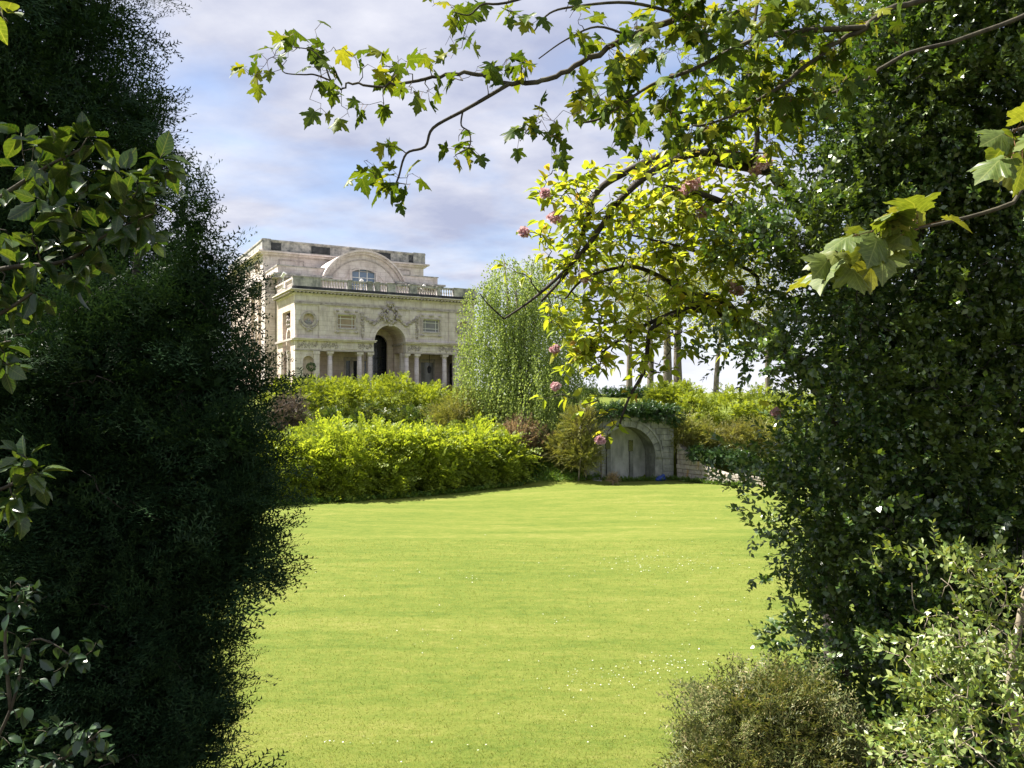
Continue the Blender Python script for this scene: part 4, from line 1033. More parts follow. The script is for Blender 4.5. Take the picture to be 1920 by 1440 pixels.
shrub('ivy', 'dark ivy hanging over the top of the retaining wall', [blob_px(1310, 850, 58.6, 20, .7, .7), blob_px(1350, 856, 58, 24, .7, .7), blob_px(1395, 862, 57, 24, .7, .8)], M['ivy'], TUFT, 230, 7, .25, .7, .1, .8, cat='ivy', stems=1)
shrub('low_plant', 'small tuft of reddish leaves at the lawn edge by the bridge', [blob_px(1148, 897, 56, 10, 1, .9)], M['russet'], AIRY, 45, 5, .12, .5, .5, .7, cat='plant', stems=1)
# leafy ground cover on the slope left of the bridge and dark ivy under the shrubs
n = 5200
gx = rng.uniform(-0.8, 6.8, n); gy = rng.uniform(55.6, 63.0, n)
keep = (ground_z(gx, gy) > 0.22); gx, gy = gx[keep], gy[keep]
ex_ = np.concatenate([rng.uniform(6.0, 12.0, 500), rng.uniform(12, 17.5, 700), rng.uniform(-14, 2, 1500)])
ey_ = np.concatenate([58.2+(ex_[:500]-6)*.28+rng.normal(0, .18, 500), np.interp(ex_[500:1200], [12, 15.3, 17.5], [59.9, 55.3, 53.0])+rng.normal(-.15, .18, 700), np.interp(ex_[1200:], EX, EY)-.9+rng.normal(0, .35, 1500)])
gx = np.concatenate([gx, ex_]); gy = np.concatenate([gy, ey_])
P = np.stack([gx, gy, ground_z(gx, gy)+rng.uniform(0, .12, len(gx))], -1)
D = nrm(rng.normal(size=P.shape)+np.array([0, -.4, 1.0]))
V, Fc = scatter(TUFT[0], frames(D, upvec(len(P))), P, rng.uniform(.35, .65, len(P)))
tag(new_obj('ground_cover', raw_mesh('ground_cover', V, Fc, M['cover'])), 'low green leafy ground cover on the slope beside the bridge', 'ground cover', kind='stuff')

# ------------------------------------------------------------------ willow
wc = at(985, 750, 64.0); wz = gz(wc.x, wc.y)
wil = empty('willow_tree', (wc.x, wc.y, wz)); tag(wil, 'weeping willow with pale green hanging strands right of the palace', 'tree')
wb_ = [blob_px(962, 540, 64, 52, 1, 1.1), blob_px(905, 560, 64, 30, 1, 1.2), blob_px(1000, 508, 65, 34), blob_px(945, 505, 64.5, 28, 1, 1.2), blob_px(930, 620, 63.5, 46, 1, 1.2), blob_px(1005, 620, 64, 66, 1, 1.1), blob_px(890, 640, 62.8, 24, 1, 1.4), blob_px(985, 720, 62.5, 80), blob_px(1050, 720, 64.5, 62), blob_px(910, 700, 63, 44, 1, 1.1), blob_px(1030, 560, 66, 60)]
hp, hd = shell(wb_, 3000, 0.5, 0.6, 1.5)
LP = []; LD = []
for i in range(len(hp)):
    L = random.uniform(1.2, 6.2); gnd = gz(hp[i, 0], hp[i, 1])
    L = min(L, hp[i, 2]-gnd-0.6)
    if L < .5: continue
    m = int(L/.15); t = np.linspace(0, 1, m)[:, None]
    o = np.array([hd[i, 0], hd[i, 1], 0])*0.8
    sw = np.array([random.gauss(0, .12), random.gauss(0, .12), 0])
    LP.append(hp[i]+o*(1-(1-t)**3)+sw*t*t*2+np.array([0, 0, 1])*(0.5*np.sin(np.minimum(t*6, math.pi))*0.3-L*t**1.15)); LD.append(np.tile([0, 0, -1.0], (m, 1)))
LP = np.concatenate(LP); LD = nrm(np.concatenate(LD)+0.6*rng.normal(size=LP.shape)); LP = LP+.05*rng.normal(size=LP.shape)
put_mass(wil, DIAM, M['willow'], frames(LD, randdir(len(LP))), LP, rng.uniform(.13, .23, len(LP)), 'crown')
tr = MB(); tr.tube([(0, 0, -.3), (.1, 0, 2.5), (-.1, .1, 5)], [.55, .42, .36], 10)
for k in range(9):
    b = wb_[k % len(wb_)]; e = Vector((b[0]-wc.x, b[1]-wc.y, b[2]+b[5]*.5-wz)); tr.tube([(-.1, .1, 4.6), tuple(Vector((-.1, .1, 5)).lerp(e, .45)+Vector((random.uniform(-.5, .5), 0, .8))), tuple(e)], [.26, .16, .05], 7)
tr.build('trunk', M['bark_grey'], wil, True)

# ------------------------------------------------------------------ thin spring trees and hedge on the plateau behind the bridge
def far_tree(px, Y, hgt, rad, label, tw=0.3, n=6500, lean=0.0, low=0.35):
    c = at(px, 750, Y); z = gz(c.x, c.y)
    r = empty('plane_tree', (c.x, c.y, z)); tag(r, label, 'tree', 'slender trees on the plateau behind the bridge')
    sk_ = Skel(); base = Vector((c.x, c.y, z-.3)); top = Vector((c.x+lean, c.y, z+hgt*.8))
    sk_.limb([base, base.lerp(top, .35)+Vector((random.uniform(-.2, .2), 0, 0)), base.lerp(top, .7)+Vector((random.uniform(-.4, .4), 0, 0)), top], tw, tw*.25, n=9)
    blobs = [(c.x+lean*.6+random.uniform(-.5, .5)*rad, c.y+random.uniform(-.5, .5)*rad, z+hgt*random.uniform(low+.1, .95), rad*random.uniform(.45, .8), rad*.7, hgt*.17) for k in range(7)]
    tg, td = shell(blobs, 130, 0.9, 0.0, 1.6); sk_.grow(tg, r=.016, wob=.14, n=4, sag=.08)
    sk_.build(r, M['bark_grey'], 'trunk')
    i = rng.integers(0, len(tg), n); P = tg[i]+rng.normal(size=(n, 3))*.55
    put_mass(r, DIAM, M['spring'], frames(randdir(n), randdir(n)), P, rng.uniform(.14, .26, n), 'crown')
far_tree(1218, 88, 17, 4.2, 'slender grey-barked tree directly behind the mounded shrub, left of the twin trunks', .42)
far_tree(1252, 90, 19, 4.5, 'left trunk of the pair of close-set tall trees behind the bridge', .62)
far_tree(1272, 91, 19, 4.5, 'right trunk of the pair of close-set tall trees behind the bridge', .60)
far_tree(1342, 84, 14, 4.0, 'single thin tree standing alone right of the close-set pair', .34, lean=.6)
far_tree(1180, 96, 18, 4.5, 'farthest left grey trunk half hidden by the willow', .45)
far_tree(1440, 98, 17, 5.0, 'pale tree farthest right behind the cherry limbs', .4)
shrub('clipped_hedge', 'low clipped hedge behind the bridge, widened and dark to stand for shaded lawn too', [blob_px(p, 744, 74, 22, .8, .85) for p in (1090, 1115, 1140, 1165, 1190, 1215)], M['ivy'], TUFT, 420, 7, .2, .7, .3, .6)  # real hedge, enlarged in dark leaves to paint the shaded lawn strip
# ------------------------------------------------------------------ yews on the left
def yew(label, blobs, base, hgt, nc, per, sig, size, name='yew_tree', mat='yew', tw=.16, ntw=160, up=0.15, spread=.75, depth=.55, group=None, cat='tree', power=1.5, fill=(6000, .14)):
    z = gz(*base); r = empty(name, (base[0], base[1], z)); tag(r, label, cat, group)
    sk_ = Skel(); b0 = Vector((base[0], base[1], z-.2)); top = Vector((base[0]+.1, base[1], z+hgt))
    sk_.limb([b0, b0.lerp(top, .3)+Vector((.08, .05, 0)), b0.lerp(top, .65)+Vector((-.06, 0, 0)), top], tw, .02, n=9)
    tg, td = shell(blobs, ntw, .35, .5, 1.5); sk_.grow(tg, r=.006, wob=.10, n=4, sag=.05)
    sk_.build(r, M['bark'], 'trunk')
    P, D = clumps(blobs, nc, per, sig, spread, up, depth, .6, power)
    S_ = size*rng.uniform(.7, 1.25, len(P))
    P = P-D*(.1*S_)[:, None]
    put_mass(r, FRONDS, M[mat], frames(D, upvec(len(P), .6)), P, S_, 'crown')
    Ri, Pi, Si = inner_fill(blobs, fill[0], fill[1]); put_mass(r, DIAM, M[mat], Ri, Pi, Si, 'inner_foliage')
    return r
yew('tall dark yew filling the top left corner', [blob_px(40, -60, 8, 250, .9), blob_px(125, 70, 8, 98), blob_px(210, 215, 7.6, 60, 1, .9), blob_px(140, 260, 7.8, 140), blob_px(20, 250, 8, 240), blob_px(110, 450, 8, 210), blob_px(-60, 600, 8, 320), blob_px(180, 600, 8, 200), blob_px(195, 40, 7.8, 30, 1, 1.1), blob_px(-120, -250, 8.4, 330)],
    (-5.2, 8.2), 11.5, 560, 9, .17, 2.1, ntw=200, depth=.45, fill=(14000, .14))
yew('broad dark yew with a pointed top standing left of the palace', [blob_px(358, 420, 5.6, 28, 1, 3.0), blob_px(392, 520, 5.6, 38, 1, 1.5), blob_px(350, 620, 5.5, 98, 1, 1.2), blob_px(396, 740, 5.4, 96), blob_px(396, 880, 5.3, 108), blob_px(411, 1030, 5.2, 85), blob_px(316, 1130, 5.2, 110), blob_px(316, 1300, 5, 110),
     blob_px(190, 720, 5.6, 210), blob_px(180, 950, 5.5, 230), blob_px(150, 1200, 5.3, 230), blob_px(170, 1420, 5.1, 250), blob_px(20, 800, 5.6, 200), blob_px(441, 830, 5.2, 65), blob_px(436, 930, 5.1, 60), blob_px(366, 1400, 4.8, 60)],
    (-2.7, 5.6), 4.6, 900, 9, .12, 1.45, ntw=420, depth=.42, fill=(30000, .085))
# ------------------------------------------------------------------ big box tree on the right
def box_tree(name, label, blobs, base, hgt, nc, per, sig, size, mat, bark, lmax, leafn=12, ntw=240, sprig=(.11, .022), up=.2, tw=.12, cat='tree', twr=.005, tm=OVAL, fill=None):
    z = gz(*base); r = empty(name, (base[0], base[1], z)); tag(r, label, cat)
    sk_ = Skel(); b0 = Vector((base[0], base[1], z-.2)); top = Vector((base[0]-.1, base[1], z+hgt))
    sk_.limb([b0, b0.lerp(top, .3)+Vector((.1, .05, 0)), b0.lerp(top, .65)+Vector((-.1, 0, 0)), top], tw, .015, n=8)
    tg, td = shell(blobs, ntw, .3, .5, 1.5); sk_.grow(tg, r=twr, wob=.12, n=4)
    sk_.build(r, M[bark], 'trunk')
    P, D = clumps(blobs, nc, per, sig, .8, up, .55, .6, 1.6)
    Sp = size*rng.uniform(.75, 1.2, len(P))
    RR, PP, SS, stems = sprig_leaves(P, D, Sp, leafn, sprig[0], sprig[1])
    put_leaves(r, tm, M[mat], RR, PP, SS, lmax)
    if fill: Ri, Pi, Si = inner_fill(blobs, fill[0], fill[1]); put_mass(r, DIAM, M[mat], Ri, Pi, Si, 'inner_foliage')
    off = np.array(r.location)
    tag(new_obj('shoots', raw_mesh('shoots', stems[0]-off, stems[1], M[bark]), None, r), kind='stuff')
    return r
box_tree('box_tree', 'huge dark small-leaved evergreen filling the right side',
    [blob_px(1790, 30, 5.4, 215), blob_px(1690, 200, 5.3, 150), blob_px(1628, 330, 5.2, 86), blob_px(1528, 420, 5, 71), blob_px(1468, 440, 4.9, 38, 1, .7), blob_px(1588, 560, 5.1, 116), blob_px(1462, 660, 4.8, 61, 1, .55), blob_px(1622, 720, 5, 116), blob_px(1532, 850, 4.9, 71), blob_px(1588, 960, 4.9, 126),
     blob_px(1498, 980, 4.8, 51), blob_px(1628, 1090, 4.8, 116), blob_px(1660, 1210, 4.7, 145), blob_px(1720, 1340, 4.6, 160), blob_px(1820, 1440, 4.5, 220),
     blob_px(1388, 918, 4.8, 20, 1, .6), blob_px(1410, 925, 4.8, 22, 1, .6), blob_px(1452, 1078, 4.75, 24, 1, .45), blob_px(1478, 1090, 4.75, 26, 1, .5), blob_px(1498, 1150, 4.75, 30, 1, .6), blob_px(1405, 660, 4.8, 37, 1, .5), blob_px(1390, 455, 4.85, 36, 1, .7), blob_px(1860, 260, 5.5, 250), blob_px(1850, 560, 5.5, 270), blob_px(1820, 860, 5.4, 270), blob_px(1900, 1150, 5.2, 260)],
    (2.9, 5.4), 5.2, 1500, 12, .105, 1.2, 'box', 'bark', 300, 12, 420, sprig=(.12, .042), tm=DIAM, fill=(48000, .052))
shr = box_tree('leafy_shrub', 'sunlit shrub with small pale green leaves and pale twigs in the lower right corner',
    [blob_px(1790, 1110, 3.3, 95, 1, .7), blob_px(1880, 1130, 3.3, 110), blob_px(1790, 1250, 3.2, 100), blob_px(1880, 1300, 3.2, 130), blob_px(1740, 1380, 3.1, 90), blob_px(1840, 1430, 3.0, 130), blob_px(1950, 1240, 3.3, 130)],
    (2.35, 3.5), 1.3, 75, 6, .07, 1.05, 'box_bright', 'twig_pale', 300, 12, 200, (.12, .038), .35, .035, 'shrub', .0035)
# ------------------------------------------------------------------ sunlit scrubby conifer at the bottom
yew('scrubby olive-brown conifer bush at the bottom edge of the lawn', [blob_px(1405, 1355, 4.1, 82), blob_px(1350, 1410, 4.1, 58), blob_px(1480, 1345, 4.2, 72), blob_px(1470, 1450, 4.0, 105), blob_px(1385, 1480, 4.0, 90), blob_px(1540, 1420, 4.1, 75)],
    (1.35, 4.2), 0.75, 200, 7, .08, 1.0, 'conifer_bush', 'yew_bush', .05, 120, .45, .7, .5, cat='shrub', fill=(2500, .07))

# ------------------------------------------------------------------ cherry tree
ch = empty('cherry_tree', (2.62, 6.3, gz(2.62, 6.3))); tag(ch, 'cherry tree with yellow-green leaves, dark bent limbs and a few pink blossoms', 'tree')
CS = Skel()
CS.limb([Vector((2.62, 6.3, gz(2.62, 6.3)-.2)), at(1560, 900, 6.2), at(1558, 760, 6.1), at(1530, 715, 6.0), at(1450, 640, 5.8), at(1385, 600, 5.7), at(1345, 562, 5.6), at(1290, 560, 5.5)], .11, .035, n=9)
CS.limb_px([(1558, 770, 6.1), (1568, 640, 6.1), (1560, 480, 6.0), (1500, 400, 5.8), (1440, 318, 5.6), (1380, 292, 5.4), (1300, 288, 5.3), (1230, 318, 5.2), (1165, 372, 5.1), (1110, 450, 5.0), (1062, 505, 5.0), (1000, 560, 4.9), (945, 598, 4.9)], .06, .005, n=8)
CS.limb_px([(1440, 318, 5.6), (1340, 300, 5.5), (1270, 285, 5.5), (1180, 320, 5.4), (1120, 360, 5.3), (1095, 430, 5.2), (1070, 500, 5.1), (1015, 565, 5.0)], .045, .008)
CS.limb_px([(1560, 560, 6.0), (1440, 445, 5.6), (1380, 395, 5.4), (1320, 366, 5.2), (1250, 350, 5.1)], .05, .012)
CS.limb_px([(1385, 600, 5.7), (1300, 580, 5.4), (1235, 598, 5.3), (1170, 632, 5.2), (1130, 660, 5.1)], .03, .006)
CS.limb_px([(1345, 562, 5.6), (1270, 590, 5.3), (1220, 620, 5.2), (1210, 690, 5.1), (1180, 745, 5.0), (1160, 800, 5.0)], .026, .006)
CS.limb_px([(1300, 560, 5.5), (1240, 520, 5.4), (1180, 500, 5.3), (1100, 520, 5.2), (1060, 560, 5.2)], .022, .006)
CS.limb_px([(1410, 320, 5.5), (1420, 250, 5.4), (1405, 130, 5.4), (1415, 40, 5.5), (1430, -60, 5.6)], .022, .010)
CS.limb_px([(1385, 600, 5.7), (1420, 520, 5.5), (1300, 470, 5.3), (1180, 440, 5.2)], .02, .006)
CS.limb_px([(945, 598, 4.9), (915, 570, 4.85), (900, 550, 4.85)], .006, .003, n=5)
cbl = [blob_px(1180, 400, 5.2, 120, 1, .8), blob_px(1090, 440, 5.1, 85), blob_px(1280, 350, 5.3, 110, 1, .8), blob_px(1250, 480, 5.2, 140, 1, .8), blob_px(1110, 560, 5.1, 95), blob_px(1200, 620, 5.1, 110, 1, .8), blob_px(1340, 480, 5.4, 110), blob_px(1100, 660, 5.0, 70, 1, .8), blob_px(1380, 600, 5.4, 90, 1, .7), blob_px(1380, 270, 5.4, 130, 1, .7), blob_px(1060, 350, 5.1, 50), blob_px(1400, 420, 5.5, 80), blob_px(1440, 150, 5.5, 90, 1, .9)]
tg, _ = shell(cbl, 960, 1.0, 0.0, 2.6)
ex = [(945, 505, 4.9), (985, 515, 4.9), (1010, 440, 5), (1030, 375, 5), (1040, 320, 5), (975, 440, 5), (1010, 745, 5), (1060, 740, 5), (1130, 770, 5), (1165, 795, 5), (1120, 745, 5), (1055, 700, 5), (1035, 655, 5), (1180, 725, 5), (1085, 770, 5), (1140, 820, 5), (1200, 735, 5), (1030, 600, 5), (1060, 620, 5), (1470, 720, 5.4), (1450, 760, 5.4), (1260, 690, 5.1), (1290, 660, 5.1), (1480, 200, 5.5), (1500, 260, 5.5), (1460, 150, 5.5)]
tg = np.concatenate([tg, np.array([tuple(at(*e)) for e in ex])])
Dt = CS.grow(tg, r=.0052, wob=.16, n=4, sag=.03)
CS.build(ch, M['bark'], 'limbs')
R0, PL, SL, st = rosettes(tg, Dt, 3, 6, .088, .022, .22, 1.0, .35, .45, .4, .5)
put_leaves(ch, CHERRY, M['cherry'], R0, PL, SL, 300)
pet = T([(0, 0, 0), (-.5, .6, .15), (0, 1, .05), (.5, .6, .15)], [(0, 3, 1), (1, 3, 2)])
def blossom(c, k, r=.075):
    n = 110; d = randdir(n); P = np.array(c)-np.array(ch.location)+d*(r*.85*rng.uniform(.2, 1.15, n))[:, None]*np.array([1, 1, .75])
    V, Fc = scatter(pet, frames(nrm(d+.8*randdir(n)), randdir(n)), P, rng.uniform(.018, .03, n))
    new_obj('blossom', raw_mesh('blossom', V, Fc, M['blossom']), None, ch)
for k, (px, py, Y, rp) in enumerate([(1432, 305, 5.3, .075), (1415, 322, 5.4, .05), (1298, 345, 5.1, .065), (1285, 358, 5.1, .05), (1318, 398, 5.1, .06), (1040, 408, 4.9, .055), (1022, 362, 4.9, .035), (982, 436, 4.9, .035), (1098, 520, 5, .045), (1040, 655, 4.95, .03), (1042, 725, 4.95, .022), (1370, 540, 5.3, .06), (1385, 545, 5.3, .05), (1458, 775, 5.3, .05), (1125, 825, 4.95, .024)]):
    blossom(at(px, py, Y), k, rp*.68)

# ------------------------------------------------------------------ maple hanging over from the upper right
mp_ = empty('maple_tree', (5.6, 3.2, gz(5.6, 3.2))); tag(mp_, 'maple with lobed green leaves on long branches reaching across the top of the sky', 'tree')
MS = Skel()
tb = Vector((5.6, 3.2, gz(5.6, 3.2)-.2))
MS.limb([tb, Vector((5.5, 3.3, 6.0)), Vector((5.0, 3.4, 8.2)), Vector((4.2, 3.4, 9.4)), Vector((2.6, 3.6, 10.6))], .22, .06, n=10)
A = MS.limb([Vector((4.6, 3.4, 8.9)), at(1900, -120, 3.3), at(1400, -30, 3.3), at(1280, 28, 3.3), at(1180, 68, 3.25), at(1090, 118, 3.2), at(1030, 147, 3.2), at(960, 157, 3.15), at(905, 142, 3.15), at(850, 137, 3.1), at(785, 152, 3.1), at(720, 161, 3.1), at(662, 157, 3.1), at(640, 168, 3.1)], .018, .0035, n=8, wob=.004)
MS.limb_px([(955, 157, 3.15), (905, 187, 3.1), (868, 208, 3.1), (812, 240, 3.1), (797, 275, 3.1), (762, 288, 3.1), (748, 330, 3.1), (742, 345, 3.1)], .009, .0035, n=6)
MS.limb_px([(640, 168, 3.1), (620, 150, 3.1), (608, 118, 3.1), (590, 98, 3.1), (578, 92, 3.1), (548, 88, 3.1)], .0045, .002, n=5)
MS.limb_px([(622, 152, 3.1), (590, 140, 3.1), (570, 140, 3.1), (535, 137, 3.1), (528, 125, 3.1)], .004, .002, n=5)
MS.limb_px([(868, 208, 3.1), (865, 235, 3.1), (880, 248, 3.1), (880, 275, 3.1), (855, 290, 3.1)], .004, .002, n=5)
MS.limb_px([(1900, -20, 3.8), (1700, 5, 3.7), (1620, 52, 3.6), (1540, 102, 3.6), (1440, 180, 3.6), (1370, 218, 3.6), (1300, 235, 3.6)], .017, .005, n=8, wob=.006)
MS.limb_px([(2100, -80, 4.2), (1920, 30, 4.1), (1700, 105, 4.0), (1600, 158, 4.0), (1500, 195, 4.0), (1440, 240, 4.0)], .015, .004, n=7, wob=.006)
MS.limb_px([(1620, 52, 3.6), (1480, 60, 3.5), (1400, 80, 3.5), (1300, 130, 3.4), (1220, 160, 3.4), (1130, 220, 3.3), (1080, 230, 3.3)], .014, .004, n=6)
MS.limb_px([(1180, 68, 3.25), (1120, 50, 3.2), (1060, 75, 3.2), (1010, 110, 3.2)], .006, .0025, n=5)
MS.limb_px([(1280, 28, 3.3), (1180, 5, 3.2), (1080, 12, 3.2), (1030, 25, 3.2), (1000, 60, 3.2)], .008, .003, n=5)
MS.limb_px([(1400, -30, 3.3), (1100, -30, 3.1), (950, 5, 3.05), (905, 8, 3.0), (880, 28, 3.0), (850, 22, 3.0)], .008, .002, n=5)
mt = [(535, 55), (555, 60), (590, 55), (525, 78), (545, 95), (575, 85), (500, 112), (515, 105), (490, 130), (470, 145), (610, 100), (630, 95), (660, 105), (600, 130), (625, 135), (590, 160), (615, 185), (640, 180), (600, 215), (655, 220), (665, 195), (690, 120), (715, 125), (720, 195), (740, 130), (760, 125), (735, 165), (770, 175), (800, 170), (760, 115), (800, 90), (835, 85), (870, 65), (820, 115), (845, 110), (880, 75), (895, 125), (805, 125), (860, 150), (910, 155), (935, 130), (950, 110), (980, 115), (985, 135), (800, 175), (720, 265), (740, 270), (690, 300), (660, 330), (700, 325), (725, 320), (745, 335), (775, 325), (770, 345), (720, 355), (735, 370), (860, 265), (885, 290), (850, 295), (1000, 215), (985, 225), (1010, 230), (975, 265), (1000, 250), (1045, 255), (1060, 265), (1035, 300), (1020, 225), (1075, 215), (1100, 200), (810, 12), (845, 15), (885, 12), (860, 40), (950, 10), (965, 35), (1000, 50), (1060, 20), (1090, 25), (1085, 45)]
tgm = [tuple(at(x, y, random.uniform(3.0, 3.25))) for x, y in mt]
mbl = [blob_px(1160, 130, 3.3, 95, 1.4, .7), blob_px(1260, 160, 3.45, 120, 1.4, .8), blob_px(1390, 110, 3.6, 130, 1.3, .7), blob_px(1290, 40, 3.4, 110, 1.3, .5), blob_px(1480, 190, 3.8, 110, 1.3, .7), blob_px(1160, 230, 3.4, 70), blob_px(1560, 90, 3.7, 110, 1.3, .6), blob_px(1330, 240, 3.7, 80), blob_px(1450, 20, 3.6, 130, 1.3, .5)]
t2, _ = shell(mbl, 330, 1.0, 0, 2.4)
tgm = np.concatenate([np.array(tgm), t2])
Dm = MS.grow(tgm, r=.0022, wob=.14, n=4, sag=.03)
# shading crown above the picture
mcr = [(3.6, 3.6, 11.2, 2.0, 1.6, 1.3), (1.6, 3.4, 11.6, 1.8, 1.6, 1.2), (5.0, 4.4, 11.0, 1.8, 1.8, 1.4)]
t3, _ = shell(mcr, 220, .8, 0, 1.5)
D3 = MS.grow(t3, r=.010, wob=.12, n=4)
MS.build(mp_, M['bark_maple'], 'branches')
R1, P1, S1, st1 = rosettes(tgm, Dm, 1, 3, .074, .045, .75, .9, .4, .5, .35)
R3, P3, S3, st3 = rosettes(t3, D3, 9, 13, .15, .14, .5, 1.2, .5, .35, .2)
put_leaves(mp_, MAPLES, M['maple'], np.concatenate([R1, R3]), np.concatenate([P1, P3]), np.concatenate([S1, S3]), 300)
pm = MB()
for i in range(len(P1)): pm.tube([st1[i]-np.array(mp_.location), P1[i]-np.array(mp_.location)], [.0011, .0009], 3)
tag(pm.build('leaf_stalks', M['twig_red'], mp_), kind='stuff')

# ------------------------------------------------------------------ near sycamore sprays on the right
def spray_plant(name, label, cat, limbs, targets, tmpls, mat, bark, lo, hi, size, petiole, droop, base, r=.002, twig='twig_red', out=.9, along=.4, upn=.4, lmax=300):
    root = empty(name, base); tag(root, label, cat)
    sk_ = Skel()
    for pts, a, b in limbs: sk_.limb([Vector(p) if len(p) == 3 and isinstance(p, Vector) else at(*p) for p in pts], a, b, n=6)
    tg_ = np.array([tuple(at(*p)) for p in targets]); D_ = sk_.grow(tg_, r=r, wob=.12, n=4)
    sk_.build(root, M[bark], 'branches')
    R2, P2, S2, s2 = rosettes(tg_, D_, lo, hi, size, petiole, droop, out, .4, upn, along)
    put_leaves(root, tmpls, M[mat], R2, P2, S2, lmax, smooth=True)
    if petiole > .02:
        pm_ = MB()
        for i in range(len(P2)): pm_.tube([s2[i]-np.array(base), P2[i]-np.array(base)], [.0011, .0009], 3)
        tag(pm_.build('leaf_stalks', M[twig], root), kind='stuff')
    return root
bs = (2.4, 1.4, gz(2.4, 1.4))
spray_plant('sycamore_sapling', 'large pale sycamore leaves hanging close to the camera on the right', 'tree',
    [([Vector((2.4, 1.4, bs[2]-.1)), Vector((2.3, 1.5, 5.6)), at(2050, 300, 1.9), at(1900, 380, 1.85), at(1760, 420, 1.8), at(1640, 440, 1.75)], .011, .002), ([at(2050, 300, 1.9), at(1960, 240, 1.8), at(1900, 245, 1.75)], .008, .004)],
    [(1690, 390, 1.75), (1640, 430, 1.72), (1600, 440, 1.75), (1660, 470, 1.75), (1570, 500, 1.78), (1720, 410, 1.74), (1900, 240, 1.75), (1925, 275, 1.75)], SYCS, 'sycamore', 'bark_maple', 3, 5, .078, .05, .6, bs, lmax=60)
# ------------------------------------------------------------------ holly and glossy shrubs at the left edge
bh = (-2.0, 1.75, gz(-2.0, 1.75))
ht = [(40, 250), (75, 255), (100, 265), (120, 290), (150, 240), (170, 255), (185, 285), (60, 300), (30, 320), (90, 330), (130, 330), (160, 340), (175, 320), (20, 380), (70, 370), (110, 390), (150, 385), (60, 420), (100, 440), (20, 450), (140, 430), (190, 360), (230, 320), (255, 340), (280, 345), (300, 300), (310, 285), (320, 320), (250, 370), (290, 380), (260, 410), (225, 400), (275, 440), (295, 460), (200, 430), (180, 460), (150, 480), (120, 490), (90, 500), (150, 530), (170, 500), (40, 500), (60, 540), (30, 560), (90, 560), (10, 530), (240, 440), (210, 380)]
spray_plant('holly_bush', 'glossy oval-leaved holly branches reaching in from the left edge', 'shrub',
    [([Vector((-2.0, 1.75, bh[2]-.1)), Vector((-1.9, 1.8, 5.6)), at(-180, 560, 1.95), at(0, 505, 1.9), at(120, 490, 1.9), at(200, 440, 1.9), at(290, 400, 1.9)], .011, .002), ([at(-180, 560, 1.95), at(-60, 420, 1.9), at(60, 330, 1.9), at(150, 280, 1.9)], .01, .003), ([at(-180, 560, 1.95), at(-40, 600, 1.9), at(60, 550, 1.9)], .01, .003),
     ([at(-200, 700, 1.95), at(-60, 660, 1.9), at(20, 640, 1.9)], .008, .003), ([at(-200, 950, 1.9), at(-40, 930, 1.85), at(40, 900, 1.85)], .008, .003), ([at(-180, 560, 1.95), at(-200, 700, 1.95), at(-200, 950, 1.9)], .014, .009)],
    [(x, y, random.uniform(1.82, 2.0)) for x, y in ht]+[(10, 630, 1.9), (5, 680, 1.88), (30, 700, 1.88), (15, 590, 1.9)]+[(30, 850, 1.85), (50, 860, 1.85), (15, 900, 1.85), (60, 880, 1.85), (85, 900, 1.85), (30, 950, 1.85), (45, 960, 1.85), (5, 960, 1.85)],
    HOLLIES, 'holly', 'bark_maple', 4, 7, .066, .012, .3, bh, r=.002, out=1.0, along=.6, upn=.55)
bp_ = (-1.75, 2.1, gz(-1.75, 2.1))
spray_plant('glossy_shrub', 'dark glossy small-leaved shrub in the bottom left corner', 'shrub',
    [([Vector((-1.75, 2.1, bp_[2]-.1)), at(-60, 1500, 2.2), at(20, 1330, 2.2), at(60, 1200, 2.2), at(150, 1240, 2.2)], .007, .002), ([at(-60, 1500, 2.2), at(120, 1420, 2.2), at(190, 1370, 2.2)], .008, .003), ([at(20, 1330, 2.2), at(10, 1180, 2.2), at(40, 1110, 2.2)], .006, .003)],
    [(20, 1090, 2.2), (50, 1100, 2.2), (70, 1110, 2.2), (40, 1130, 2.2), (15, 1150, 2.2), (60, 1140, 2.2), (30, 1190, 2.2), (60, 1215, 2.2), (20, 1230, 2.2), (90, 1200, 2.2), (130, 1240, 2.2), (160, 1230, 2.2), (180, 1205, 2.2), (100, 1260, 2.2), (40, 1270, 2.2), (70, 1290, 2.2), (10, 1300, 2.2),
     (30, 1350, 2.2), (70, 1370, 2.2), (110, 1365, 2.2), (140, 1355, 2.2), (200, 1370, 2.2), (180, 1390, 2.2), (210, 1410, 2.2), (150, 1400, 2.2), (100, 1410, 2.2), (50, 1415, 2.2), (20, 1400, 2.2), (130, 1435, 2.2), (180, 1430, 2.2), (80, 1440, 2.2), (30, 1440, 2.2)],
    HOLLIES, 'privet', 'bark_maple', 4, 7, .044, .008, .25, bp_, r=.0016, out=1.0, along=.6, upn=.6)
bt = (-2.3, 1.9, gz(-2.3, 1.9))
spray_plant('maple_sapling', 'two or three yellow-green leaves poking in at the top left corner', 'tree',
    [([Vector((-2.3, 1.9, bt[2]-.1)), Vector((-2.2, 1.9, 6.2)), at(-260, -60, 2.0), at(-60, 10, 2.0), at(0, 20, 2.0)], .018, .003)], [(5, 10, 2.0), (15, 40, 2.0), (-20, 30, 2.0)], HOLLIES, 'sycamore', 'twig_pale', 2, 3, .09, .02, .4, bt, lmax=20)

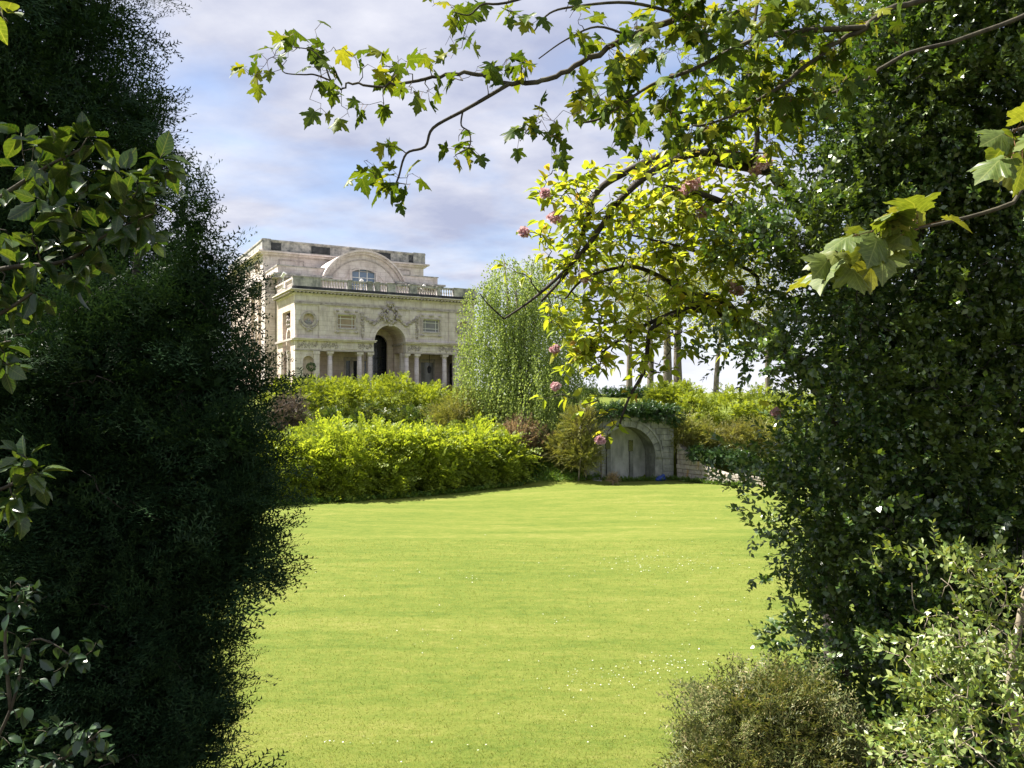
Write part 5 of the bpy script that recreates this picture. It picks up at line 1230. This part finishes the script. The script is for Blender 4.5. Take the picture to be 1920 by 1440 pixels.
# ------------------------------------------------------------------ topiary in front of the palace corner niche
tx = to_world(OCU, -1.0, 0)
tp = empty('topiary', (tx[0], tx[1], BZ)); tag(tp, 'ball-headed potted topiary in front of the palace corner niche', 'plant')
MB().lathe([(.3, 0), (.42, .5), (.46, .55), (.46, .62)], (0, 0, 0), 12).build('pot', M['stone_carved'], tp)
MB().tube([(0, 0, .6), (.03, 0, 1.6), (0, 0, 2.4)], [.05, .045, .04], 6).build('stem', M['bark'], tp)
P, D = shell([(tx[0], tx[1], BZ+2.75, .45, .45, .42)], 420, .5, 0); put_mass(tp, DIAM, M['ivy'], frames(D+.8*randdir(len(D)), randdir(len(D))), P, rng.uniform(.10, .18, len(P)), 'crown')

# ------------------------------------------------------------------ grass blades and daisies on the lawn
n = 150000
t = rng.random(n); gy = 12.5+22*t**1.6; gx = rng.uniform(-.42, .46, n)*gy
P = np.stack([gx, gy, ground_z(gx, gy)-.004], -1)
bl = T([(-.1, 0, 0), (.1, 0, 0), (0, 1, 0)], [(0, 1, 2)])
D = nrm(rng.normal(size=P.shape)*.8+np.array([0, 0, .8]))
V, Fc = scatter(bl, frames(D, randdir(n)), P, rng.uniform(.028, .055, n)*(.8+gy/60))
tag(new_obj('grass', raw_mesh('grass', V, Fc, M['blade'])), 'short mown grass blades over the lawn', 'grass', kind='stuff')
cx = []; 
for px, py, sx, sy_, m in [(1230, 1050, 60, 12, 90), (1310, 1055, 40, 8, 40), (930, 1085, 40, 10, 14), (1045, 1165, 12, 5, 10), (1380, 1135, 60, 12, 26), (1230, 1250, 70, 14, 60), (1310, 1240, 60, 14, 40), (1180, 1275, 60, 12, 40), (800, 1205, 60, 14, 12), (1100, 1290, 50, 12, 20), (660, 1395, 40, 10, 12), (780, 1080, 30, 6, 6), (1180, 1065, 40, 6, 16), (700, 1085, 90, 20, 8), (1000, 1350, 200, 40, 22), (1000, 1100, 300, 90, 40), (1240, 965, 60, 12, 12)]:
    for k in range(m):
        q = random.gauss(px, sx), random.gauss(py, sy_)
        if q[1] > 930:
            Yq = CAM_Z*F/(q[1]-HOR); cx.append(((q[0]-960)/F*Yq, Yq))
cx = np.array(cx); P = np.stack([cx[:, 0], cx[:, 1], ground_z(cx[:, 0], cx[:, 1])+.035], -1)
dz = T([(math.cos(a)*(1 if k % 2 else .75), math.sin(a)*(1 if k % 2 else .75), 0) for k, a in enumerate(np.linspace(0, 2*math.pi, 13)[:-1])]+[(0, 0, .15)], [(k, (k+1) % 12, 12) for k in range(12)])
V, Fc = scatter(dz, frames(randdir(len(P))*.5+np.array([0, 1., 0]), upvec(len(P), .25)), P, rng.uniform(.005, .016, len(P))*(.6+P[:, 1]/30))
tag(new_obj('daisies', raw_mesh('daisies', V, Fc, M['daisy'])), 'small white daisies scattered in drifts over the lawn', 'daisies', kind='stuff')
tri = sum(len(o.data.polygons) for o in scene.objects if o.type == 'MESH')
print('POLYS', tri, 'OBJECTS', len(scene.objects))
